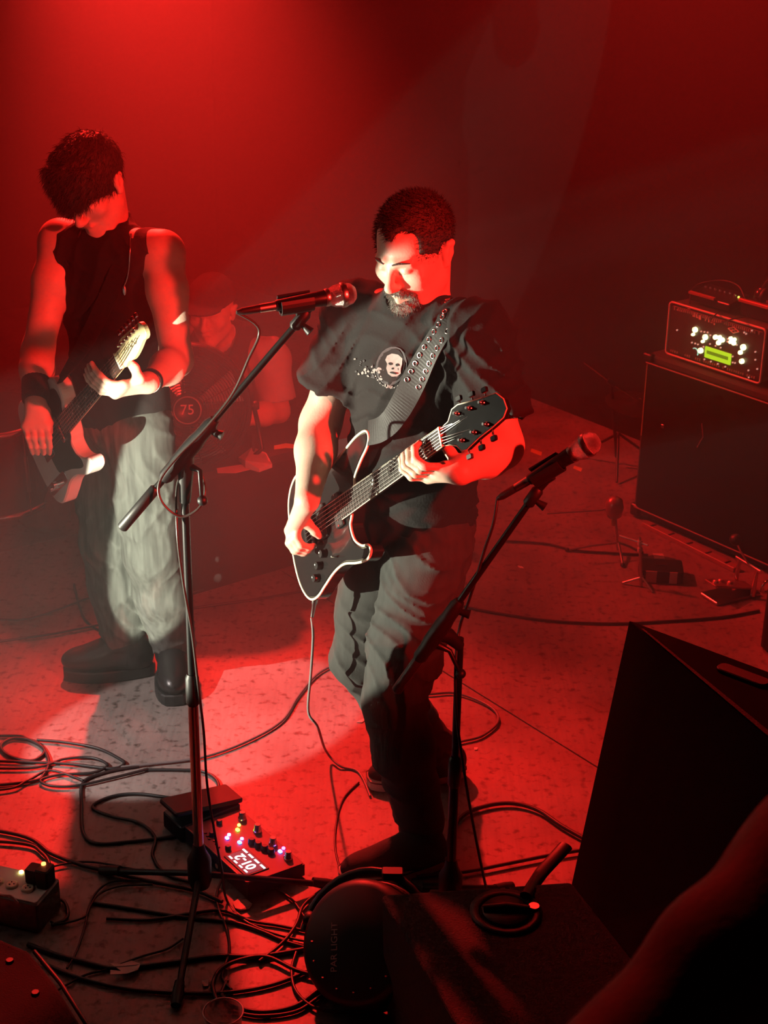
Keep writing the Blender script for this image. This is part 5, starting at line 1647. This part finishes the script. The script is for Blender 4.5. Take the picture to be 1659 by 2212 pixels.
def fan():
    c = PY(405, 880, 5.16); R = .222
    n = unit((.12, -.97, .22))
    T = thing('drum_fan', 'round black wire-caged floor fan in front of the drummer', 'fan', A3(c[0], c[1], RH_))
    u = unit(np.cross(A3(0, 0, 1), n)); v = np.cross(n, u)
    pt = lambda r, a, h: c + (u * math.cos(a) + v * math.sin(a)) * r + n * h
    circ = lambda r, h, k=56: [pt(r, 2 * math.pi * i / k, h) for i in range(k)]
    hgt = lambda r: .055 * (1 - (r / R) ** 2) + .035
    MB().lathe([(R - .004, -.09), (R + .006, -.085), (R + .006, .030), (R - .004, .034), (R - .010, .030), (R - .010, -.085)], c, n, 56).build('drum', M_black, T)
    cg = MB()
    for r in np.linspace(.058, R, 18):
        cg.tube(circ(r, hgt(r)), .0021, 4, closed=True)
    g = cg.build('guard_rings', M_black, T, kind='stuff')
    for k in range(14):
        a = 2 * math.pi * k / 14
        MB().tube([pt(r, a, hgt(r) - .002) for r in np.linspace(.05, R, 8)], .0022, 5).build('guard_spoke', M_black, T)
    bd = MB().lathe([(.054, .080), (.056, .088), (.052, .094), (.046, .093), (.044, .089), (.002, .089)], c, n, 32).build('badge', M_black, T)
    MB().tube(circ(.047, .094, 32), .0022, 6, closed=True).build('badge_ring', mat('badge_ring', (.4, .3, .28), .3, .8, var=.1), bd)
    text_mesh('75', 'badge_text', mat('badge_print', (.55, .42, .4), .5, var=.1), bd, np.stack([u, v, n], 1), c + n * .0896, .05)
    for k in range(4):
        a = math.pi / 2 * k + .4
        P = []
        for r, da in ((.03, -.25), (.20, -.32), (.205, .30), (.03, .35)):
            P.append(pt(r, a + da, .0 + (.022 if da > 0 else -.022)))
        vs = P + [p + n * .003 for p in P]
        MB().add(vs, [(3, 2, 1, 0), (4, 5, 6, 7), (0, 1, 5, 4), (1, 2, 6, 5), (2, 3, 7, 6), (3, 0, 4, 7)]).build('blade', M_steel, T)
    MB().lathe([(.04, -.06), (.05, -.04), (.05, .02), (.03, .03)], c, n, 20).build('motor', M_black, T)
    base = RH_ + .012
    for s in (-1, 1):
        q = c + u * s * (R + .012)
        MB().tube([q, q + u * s * .012 - A3(0, 0, .06), A3(q[0] + u[0] * s * .03, q[1] - .02, base + .02), A3(q[0] - u[0] * s * .0, q[1] - .05, base)], .009, 10).build('stand_arm', M_black, T)
        MB().tube([A3(q[0], q[1] - .05, base), A3(q[0] - u[0] * s * .02, q[1] + .16, base)], .009, 10).build('stand_foot', M_black, T)
        MB().lathe([(.016, 0), (.018, .008), (.012, .02)], q, u * s, 14).build('pivot_knob', M_blackplastic, T)
    return T
fan()

def throne():
    T = thing('drum_stool', 'round stool under the seated drummer', 'stool', (DPEL[0], DPEL[1], 0))
    z = DPEL[2] - .13
    MB().lathe([(.13, 0), (.15, -.02), (.15, -.06), (.13, -.07), (.02, -.07)], A3(DPEL[0], DPEL[1], z), (0, 0, 1), 28).build('seat', M_rubber, T)
    MB().cyl(A3(DPEL[0], DPEL[1], .03), A3(DPEL[0], DPEL[1], z - .06), .014).build('post', M_chrome, T)
    for a in (0.3, 2.4, 4.5):
        MB().tube([A3(DPEL[0], DPEL[1], .12), A3(DPEL[0] + .2 * math.cos(a), DPEL[1] + .2 * math.sin(a), .012)], .009, 8).build('leg', M_chrome, T)
throne()

def drum(label, p, r, h, tilt):
    T = thing('drum', label, 'drum', p)
    ax = unit(tilt); c = A3(*p) + A3(0, 0, h * .5 + .15)
    MB().lathe([(r, -h / 2), (r, h / 2)], c, ax, 36).build('shell', M_gblack, T)
    for s in (-1, 1):
        hp = MB().lathe([(r + .004, s * h / 2 - .012), (r + .010, s * h / 2 - .010), (r + .010, s * h / 2 + .010), (r - .006, s * h / 2 + .012)], c, ax, 36).build('hoop', M_chrome, T)
    MB().lathe([(r - .004, h / 2), (r - .006, h / 2 + .004), (.01, h / 2 + .005)], c, ax, 36).build('drumhead', mat('drumhead', (.40, .34, .33), .6, var=.1), T)
    u = unit(np.cross(ax, (0, 1, 0))); v = np.cross(ax, u)
    for k in range(8):
        a = 2 * math.pi * k / 8; d = u * math.cos(a) + v * math.sin(a)
        lg = MB().tube([c + d * (r + .012) - ax * h * .22, c + d * (r + .012) + ax * h * .22], .009, 8).build('lug', M_chrome, T)
        MB().tube([c + d * (r + .012) - ax * h * .48, c + d * (r + .012) + ax * h * .48], .003, 6).build('tension_rod', M_chrome, lg)
    for k in range(3):
        a = 2 * math.pi * k / 3 + .5; d = A3(math.cos(a), math.sin(a), 0)
        q = c + d * (r + .015)
        MB().tube([q + A3(0, 0, h * .2), q - A3(0, 0, h * .4), A3(q[0], q[1], .012)], .007, 8).build('leg', M_chrome, T)
drum('dark floor drum at the left edge behind the white guitar', PZ(10, 1150), .19, .34, (.0, -.1, 1))
def bag():
    c = PZ(95, 1098, .10)
    T = thing('crumpled_bag', 'crumpled bag catching red light behind the white guitar\'s tail', 'bag', A3(c[0], c[1], 0))
    S = SDF(c - A3(.20, .16, .12), c + A3(.20, .16, .16), .006)
    S.ell(c, (.105, .08, .095), np.eye(3), .02); S.ell(c + A3(.05, 0, .03), (.06, .06, .06), np.eye(3), .02); S.ell(c + A3(-.06, 0, .05), (.04, .05, .05), np.eye(3), .02)
    S.ripple(lambda p: .014 * np.abs(wob(p, 44, 6, 14)) - .006, .04)
    S.build('bag_cloth', mat('bag_cloth', (.22, .09, .09), .6, var=.5, scale=18), T)  # the red light it catches is put into the cloth colour
    MB().tube([c + A3(-.06, -.03, .08), c + A3(-.02, -.04, .15), c + A3(.05, -.03, .09)], .006, 8).build('bag_strap', M_tee, T)
bag()

# ------------------------------------------------------------------ amplifier stack
CABO = A3(1.012, 5.775, 0)
def cabinet():
    T = thing('speaker_cabinet', 'dark speaker cabinet carrying the lit amplifier head', 'speaker', CABO)
    X = local(CABO, STA, STB)
    H = .69
    b = MB(X).rbox((.375, .18, H / 2 + .01), (.75, .36, H - .02), .018).build('cabinet_shell', M_carpet, T)
    MB(X).rbox((.375, -.006, H / 2 + .01), (.70, .014, H - .07), .004).build('grille_cloth', M_cloth, T)
    for z in (.05, H - .03):
        MB(X).cyl((.02, -.014, z), (.73, -.014, z), .0035, n=8).build('piping', mat('dull_piping', (.20, .13, .12), .5, var=.2), T)
    MB(X).tube([(.028, -.015, .36), (.028, -.015, .655)], .003, 6).build('edge_piping', mat('gold_piping', (.75, .55, .25), .3, .6, var=.2), T)
    for x in (.02, .73):
        for z in (.035, H - .02):
            MB(X).rbox((x, .0, z), (.05, .03, .05), .012).build('corner_guard', M_black, T)
    for x, y in ((.06, .05), (.69, .05), (.06, .31), (.69, .31)):
        MB(X).cyl((x, y, 0), (x, y, .02), .02).build('foot', M_rubber, T)
    MB(X).rbox((.135, -.016, .43), (.014, .004, .014), .003).build('logo_plate', M_steel, T)
    MB(X).tube([(.33, -.018, .50), (.345, -.020, .45), (.32, -.020, .40)], .002, 6).build('cloth_tear', mat('tear_edge', (.3, .1, .1), .6, var=.2), T)
    return T
cabinet()
AMPO = A3(1.085, 5.735, .69)
def amp():
    X = local(AMPO, STA, STB)
    W, D, H = .47, .24, .205
    T = thing('amplifier_head', 'black amplifier head with green display and glowing knobs', 'amplifier', AMPO)
    for x in (.05, W - .05):
        for y in (.04, D - .04):
            MB(X).cyl((x, y, 0), (x, y, .016), .014).build('foot', M_rubber, T)
    RF = np.stack([A3(1, 0, 0), A3(0, 0, 1), A3(0, -1, 0)], 1)         # prism z -> out of the front
    zc = .016 + H / 2
    MB(X).rbox((W / 2, D / 2, zc), (W, H, D), .018, RF).build('housing', mat('amp_vinyl', (.05, .04, .04), .6, var=.3, bump=.3, bscale=120), T)
    MB(X).rbox((W / 2, -.002, zc), (W - .02, H - .025, .008), .012, RF).build('front_panel', mat('amp_panel', (.045, .032, .032), .35, var=.3), T)
    ol = []
    for cx, cz, a0 in ((W - .016, zc + H / 2 - .014, 0), (.016, zc + H / 2 - .014, 90), (.016, zc - H / 2 + .014, 180), (W - .016, zc - H / 2 + .014, 270)):
        for i in range(5):
            a = math.radians(a0 + 22.5 * i); ol.append((cx + .014 * math.cos(a), -.006, cz + .014 * math.sin(a)))
    MB(X).tube(ol, .0042, 8, closed=True).build('piping', mat('pale_piping', (.62, .48, .42), .4, var=.12), T)
    vm = mat('vent_reflections', (.42, .34, .31), .4, .3, var=.4, scale=40)  # pale tone stands for reflections along the amplifier's edges
    g = random.Random(8)
    for z, n_, hh in ((zc + H / 2 - .020, 44, .012), (zc - H / 2 + .017, 40, .009)):
        for i in range(n_):
            if g.random() < .14: continue
            MB(X).box((.03 + (W - .06) * i / (n_ - 1), -.008, z), (.0046, .004, hh * g.uniform(.7, 1.1))).build('vent_tooth', vm, T)
    # controls: read off the photograph, placed on the panel plane
    R_, o_ = X
    def on(px, py, out=.008):
        p0 = o_ + R_ @ A3(0, -out, 0); n = R_ @ A3(0, -1, 0); d = ray(px, py)
        q = CAMPOS + d * (((p0 - CAMPOS) @ n) / (d @ n))
        l = R_.T @ (q - o_)
        return l[0], l[2]
    x0, z0 = on(1527, 748); x1, z1 = on(1576, 786)
    cx, cz = on(1551, 768)
    sc = MB(X).box((cx, -.009, cz), (.125, .005, .042)).build('display', mat('green_display', (.1, .2, .02), .3, emit=(.50, .90, .02), estr=1.0), T)
    MB(X).box((cx, -.0122, cz + .002), (.104, .001, .013)).build('display_text', mat('display_dark', (.05, .1, .01), .4, emit=(.22, .45, .01), estr=.55), sc)
    glow = mat('knob_glow', (.6, .6, .3), .3, emit=(.95, 1.0, .45), estr=3.2)
    for px, py, r in ((1503, 712, .0105), (1525, 728, .0105), (1547, 728, .009), (1556, 729, .009), (1562, 734, .009), (1554, 740, .009), (1580, 730, .006), (1588, 733, .007), (1580, 738, .007), (1587, 741, .008), (1607, 750, .0115), (1515, 757, .0105), (1601, 761, .008), (1604, 780, .0095), (1499, 722, .006), (1520, 737, .006)):
        x, z = on(px, py)
        k = MB(X).lathe([(r, 0), (r, .008), (r * .7, .012)], (x, -.008, z), (0, -1, 0), 16).build('glowing_knob', glow, T)
        if r > .009:
            MB(X).box((x, -.0205, z + r * .5), (.0018, .001, r * .8)).build('knob_pointer', M_black, k)
    dim = mat('dim_lamp', (.5, .3, .25), .4, emit=(1, .55, .40), estr=.55)
    for px, py in ((1515, 716), (1522, 717), (1529, 718), (1535, 724), (1495, 740), (1502, 742), (1508, 744), (1520, 749), (1534, 743), (1546, 747), (1557, 751), (1573, 732), (1572, 738), (1592, 745), (1583, 770), (1583, 783), (1588, 784), (1522, 776), (1536, 781), (1551, 786), (1567, 792), (1617, 800), (1618, 815), (1632, 777), (1632, 760), (1636, 797), (1463, 713), (1608, 718), (1625, 714), (1612, 721)):
        x, z = on(px, py)
        MB(X).lathe([(.0032, 0), (.0032, .004)], (x, -.007, z), (0, -1, 0), 8).build('indicator', dim, T)
    x, z = on(1585, 713)
    dm = MB(X)
    for a, b in (((-.026, 0), (0, .011)), ((0, .011), (.026, 0)), ((.026, 0), (0, -.011)), ((0, -.011), (-.026, 0)), ((-.013, .0055), (.013, -.0055)), ((-.013, -.0055), (.013, .0055))):
        dm.tube([(x + a[0], -.0085, z + a[1]), (x + b[0], -.0085, z + b[1])], .0022, 5)
    pk = mat('panel_print', (.70, .55, .50), .5, var=.1)
    dm.build('diamond_emblem', pk, T)
    for i, (px, py, w, h) in enumerate(((1499, 680, .012, .016), (1506, 683, .012, .014), (1512, 686, .011, .016), (1524, 689, .005, .016), (1531, 693, .006, .011), (1537, 695, .008, .010), (1543, 698, .006, .014), (1468, 671, .030, .004), (1488, 667, .014, .003))):
        x, z = on(px, py)
        MB(X).box((x, -.0075, z), (w, .001, h)).build('panel_lettering', pk, T)
    # round dial of light left of the display
    x, z = on(1501, 761)
    MB(X).tube([(x + .016 * math.cos(a), -.0085, z + .016 * math.sin(a)) for a in np.linspace(-.5, 2.2, 12)], .0022, 6).build('dial_arc', mat('dial_glow', (.1, .3, .2), .4, emit=(.35, .8, .6), estr=1.0), T)
    # carrying strap ends
    MB(X).rbox((-.010, D * .45, zc - .01), (.012, .04, .13), .004).build('side_handle', M_rubber, T)
    return T, X, W, D, .016 + H
AMP, AX, AW, AD, AH = amp()

def top_pedal():
    o = AMPO + AX[0] @ A3(.055, .03, AH)
    X = local(o, STA, STB)
    T = thing('foot_controller', 'slim switch pedal lying tilted on top of the amplifier head', 'pedal', o)
    t = math.radians(12)
    RX = (X[0] @ np.array([[1, 0, 0], [0, math.cos(t), -math.sin(t)], [0, math.sin(t), math.cos(t)]]), X[1])
    MB(RX).rbox((.11, .06, .026), (.20, .11, .030), .008).build('pedal_body', M_black, T)
    MB(RX).box((.075, .003, .048), (.125, .012, .008)).build('lit_edge_bar', mat('red_lit_bar', (.65, .20, .17), .3, .5, var=.1), T)  # red-lit edge of the dark pedal, its light painted as a red bar
    for i in range(7):
        MB(RX).lathe([(.006, 0), (.006, .008), (.004, .011)], (.03 + .024 * i, .075, .041), (0, 0, 1), 10).build('stud', M_chrome, T)
    led(T, RX, (.195, .07, .044), .004, (.8, .75, .1), 2.5)
top_pedal()
def top_box():
    o = AMPO + AX[0] @ A3(.30, .06, AH)
    X = local(o, STA, STB)
    T = thing('effects_box', 'small metal box with a red-lit edge on the amplifier top, by the frame', 'pedal', o)
    MB(X).rbox((.06, .06, .03), (.15, .12, .055), .008).build('box_body', M_black, T)
    MB(X).rbox((.05, .0, .060), (.14, .018, .012), .004).build('box_lit_edge', mat('red_lit_rail', (.7, .22, .18), .3, .5, var=.1), T)  # red light on the box edge, made as a red strip
    for i in range(8):
        MB(X).lathe([(.006, 0), (.006, .010), (.004, .012)], (.01 + .03 * (i % 4), .05 + .04 * (i // 4), .057), (0, 0, 1), 10).build('box_knob', M_chrome, T)
    T2 = thing('headphones', 'shiny dark headphones resting on the metal box at the right edge', 'headphones', o + X[0] @ A3(.07, .07, .06))
    b = X[0] @ A3(.09, .07, .075) + o
    MB().tube([b + X[0] @ A3(.065 * math.cos(a), 0, .075 * math.sin(a)) for a in np.linspace(0, math.pi, 16)], .011, 10).build('headband', mat('glossy_black', (.03, .03, .03), .08, var=.1, coat=.5), T2)
    for s in (-1, 1):
        cu = MB().lathe([(.034, -.012), (.038, 0), (.036, .014), (.02, .020)], b + X[0] @ A3(s * .062, 0, -.002), X[0] @ A3(s, 0, 0), 20).build('ear_cup', M_gblack, T2)
        MB().lathe([(.032, -.022), (.036, -.016), (.034, -.010)], b + X[0] @ A3(s * .062, 0, -.002), X[0] @ A3(s, 0, 0), 20).build('ear_pad', M_rubber, cu)
top_box()
def on_amp(px, py, dz=.0):
    return wpt(PZ(px, py, AMPO[2] + AH + .004 + dz))
cable('thin lead arching over the pedal on the amplifier head', [on_amp(1490, 655), on_amp(1494, 628, .03), on_amp(1515, 612, .07), on_amp(1560, 606, .09), on_amp(1595, 618, .09), on_amp(1612, 650, .05), on_amp(1628, 672, .01)], .0028)
cable('lead drooping over the amplifier\'s front edge', [on_amp(1560, 668), wpt(PD(1541, 684, 5.62)), wpt(PD(1536, 694, 5.55)), wpt(PD(1556, 698, 5.52)), wpt(PD(1580, 690, 5.5)), on_amp(1612, 684)], .0026)

# ------------------------------------------------------------------ hardware on the floor by the cabinet
def plank():
    a, b = PZ(1392, 1136), PZ(1592, 1236)
    d = unit(b - a); s = np.cross(A3(0, 0, 1), d)
    X = (np.stack([d, s, A3(0, 0, 1)], 1), A3(*a))
    L = np.linalg.norm(b - a)
    T = thing('cable_ramp', 'red-lit strip lying along the foot of the speaker cabinet', 'strip', a)
    MB(X).rbox((L / 2, 0, .011), (L, .036, .020), .006).build('ramp_body', mat('red_lit_strip', (.30, .15, .13), .5, var=.2), T)  # red stage light on the plank is mixed into its colour
    for i in range(5):
        MB(X).box((L * (.1 + .2 * i), 0, .022), (.008, .030, .003)).build('tread', M_rubber, T)
plank()
def tripod():
    b = PZ(1334, 1195)
    T = thing('short_tripod', 'short tripod stand with a round red-lit head beside the cabinet', 'stand', b)
    c = PY(1327, 1092, b[1])
    MB().cyl(b + A3(0, 0, .015), c, .006, n=10).build('post', M_steel, T)
    MB().lathe([(.010, -.055), (.028, -.045), (.036, -.01), (.032, .02), (.016, .035), (.004, .038)], c, unit((-.1, -.2, 1)), 24).build('head', mat('red_lit_head', (.40, .12, .11), .25, .5, var=.3), T)  # red colour stands for the stage light on the head
    MB().lathe([(.010, 0), (.012, .012), (.008, .03)], c - A3(0, 0, .082), (0, 0, 1), 12).build('wing_nut', mat('brass', (.6, .35, .12), .35, .8, var=.2), T)
    MB().tube([PY(1182, 1110, b[1] - .05), PY(1300, 1102, b[1]), c], [.003, .004, .005], 8).build('side_rod', M_steel, T)
    for p in ((1225, 1192), (1385, 1198), (1345, 1225)):
        q = PZ(*p)
        lg = MB().tube([b + A3(0, 0, .045), (b + q) / 2 + A3(0, 0, .03), q + A3(0, 0, .008)], .005, 8).build('leg', M_steel, T)
        MB().ell(q + A3(0, 0, .009), .009).build('rubber_foot', M_rubber, lg)
tripod()
def taped_stand():
    b = PZ(1385, 1268)
    T = thing('thin_stand', 'thin metal stand leg wrapped with pale tape beside the cabinet', 'stand', b)
    t = PY(1382, 1160, b[1])
    MB().cyl(b + A3(0, 0, .004), t, .0055, n=10).build('post', M_steel, T)
    for y in (1172, 1187):
        p = PY(1382.5, y, b[1])
        MB().lathe([(.009, -.009), (.010, 0), (.009, .009)], p, (0, 0, 1), 10).build('tape_wrap', M_tape, T)
    MB().tube([PY(1338, 1157, b[1] + .05), t - A3(0, 0, .02), PY(1400, 1178, b[1] - .02)], .0045, 8).build('cross_bar', M_steel, T)
    for p in ((1345, 1262), (1410, 1282), (1392, 1245)):
        q = PZ(*p); MB().tube([b + A3(0, 0, .04), q + A3(0, 0, .006)], .0045, 8).build('leg', M_steel, T)
taped_stand()
def taped_case():
    b = PZ(1428, 1262)
    d = unit((.95, -.1, 0)); X = local(b, d, np.cross(A3(0, 0, 1), d))
    T = thing('small_case', 'small dark case with two bright tape squares on the floor', 'case', b)
    MB(X).rbox((0, .06, .026), (.16, .11, .050), .008).build('case_body', M_black, T)
    for x, w in ((-.038, .040), (.043, .028)):
        MB(X).box((x, .004, .026), (w, .003, .046)).build('tape_square', mat('bright_tape', (.75, .42, .38), .4, var=.1), T)
    MB(X).rbox((.0, .06, .053), (.045, .02, .006), .003).build('case_handle', M_rubber, T)
taped_case()
scrap('floor_tape', 'dull reddish tape patch beside the small taped case', [(1410, 1196), (1432, 1196), (1436, 1207), (1414, 1207)], .001, M_tape)
def kick_pedal():
    b = PZ(1585, 1292)
    X = local(b, unit((.9, .45, 0)), unit((-.45, .9, 0)))
    T = thing('drum_pedal', 'metal drum pedal with chrome parts at the right edge', 'pedal', b)
    MB(X).rbox((.0, .02, .008), (.20, .10, .012), .006).build('base_plate', M_steel, T)
    for y in (-.03, .07):
        MB(X).tube([(.06, y, .01), (.065, y, .09), (.07, y, .115)], [.010, .008, .008], 10).build('upright', mat('red_lit_chrome', (.7, .35, .32), .2, .9, var=.2), T)  # red stage light tinted into the upright and footboard metal
    MB(X).cyl((.07, -.05, .112), (.07, .09, .112), .008, n=12).build('axle', M_chrome, T)
    t = math.radians(-14)
    RX = (X[0] @ np.array([[math.cos(t), 0, -math.sin(t)], [0, 1, 0], [math.sin(t), 0, math.cos(t)]]), X[1])
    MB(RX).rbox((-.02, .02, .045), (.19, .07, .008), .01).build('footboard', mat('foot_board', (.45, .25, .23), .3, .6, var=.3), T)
    for i in range(3):
        MB(RX).lathe([(.011, 0), (.011, .006), (.007, .009)], (-.09 + .035 * i, .02 + .012 * (i % 2), .049), (0, 0, 1), 14).build('grip_disc', mat('grip_disc', (.7, .5, .45), .3, .5, var=.2), T)
    MB(X).tube([(.07, .02, .112), (.02, .02, .18), (-.0, .02, .215)], .004, 8).build('beater_rod', M_chrome, T)
    MB(X).ell((-.005, .02, .225), (.022, .022, .022)).build('beater', M_rubber, T)
    MB(X).tube([(.10 + .022 * math.cos(a), -.055, .05 + .022 * math.sin(a)) for a in np.linspace(0, 6.28, 24)[:-1]], .006, 8, closed=True).build('hoop_clamp', M_chrome, T)
kick_pedal()
def cymbal_stand():
    b = PZ(1330, 1010)
    T = thing('cymbal_stand', 'thin cymbal stand with a glinting slanted arm in front of the wall', 'stand', b)
    p0, p1 = PY(1262, 783, b[1] - .05), PY(1368, 862, b[1] - .05)
    piv = p0 + (p1 - p0) * .55
    MB().tube([b + A3(0, 0, .05), A3(piv[0], piv[1], piv[2])], .007, 10).build('post', M_black, T)
    MB().tube([p0, p1], .0042, 8).build('arm', mat('golden_lit_arm', (.7, .5, .28), .25, .9, var=.2), T)  # golden light on the boom arm painted as its metal colour
    MB().lathe([(.010, -.02), (.013, 0), (.010, .02)], piv, unit(p1 - p0), 12).build('arm_clamp', M_black, T)
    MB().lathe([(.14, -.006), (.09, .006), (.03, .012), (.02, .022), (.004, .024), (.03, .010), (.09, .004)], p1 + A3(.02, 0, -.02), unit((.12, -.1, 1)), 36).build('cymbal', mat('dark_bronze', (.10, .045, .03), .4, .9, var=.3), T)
    for a in (.4, 2.5, 4.6):
        MB().tube([b + A3(0, 0, .16), b + A3(.20 * math.cos(a), .20 * math.sin(a), .01)], .006, 8).build('leg', M_black, T)
cymbal_stand()
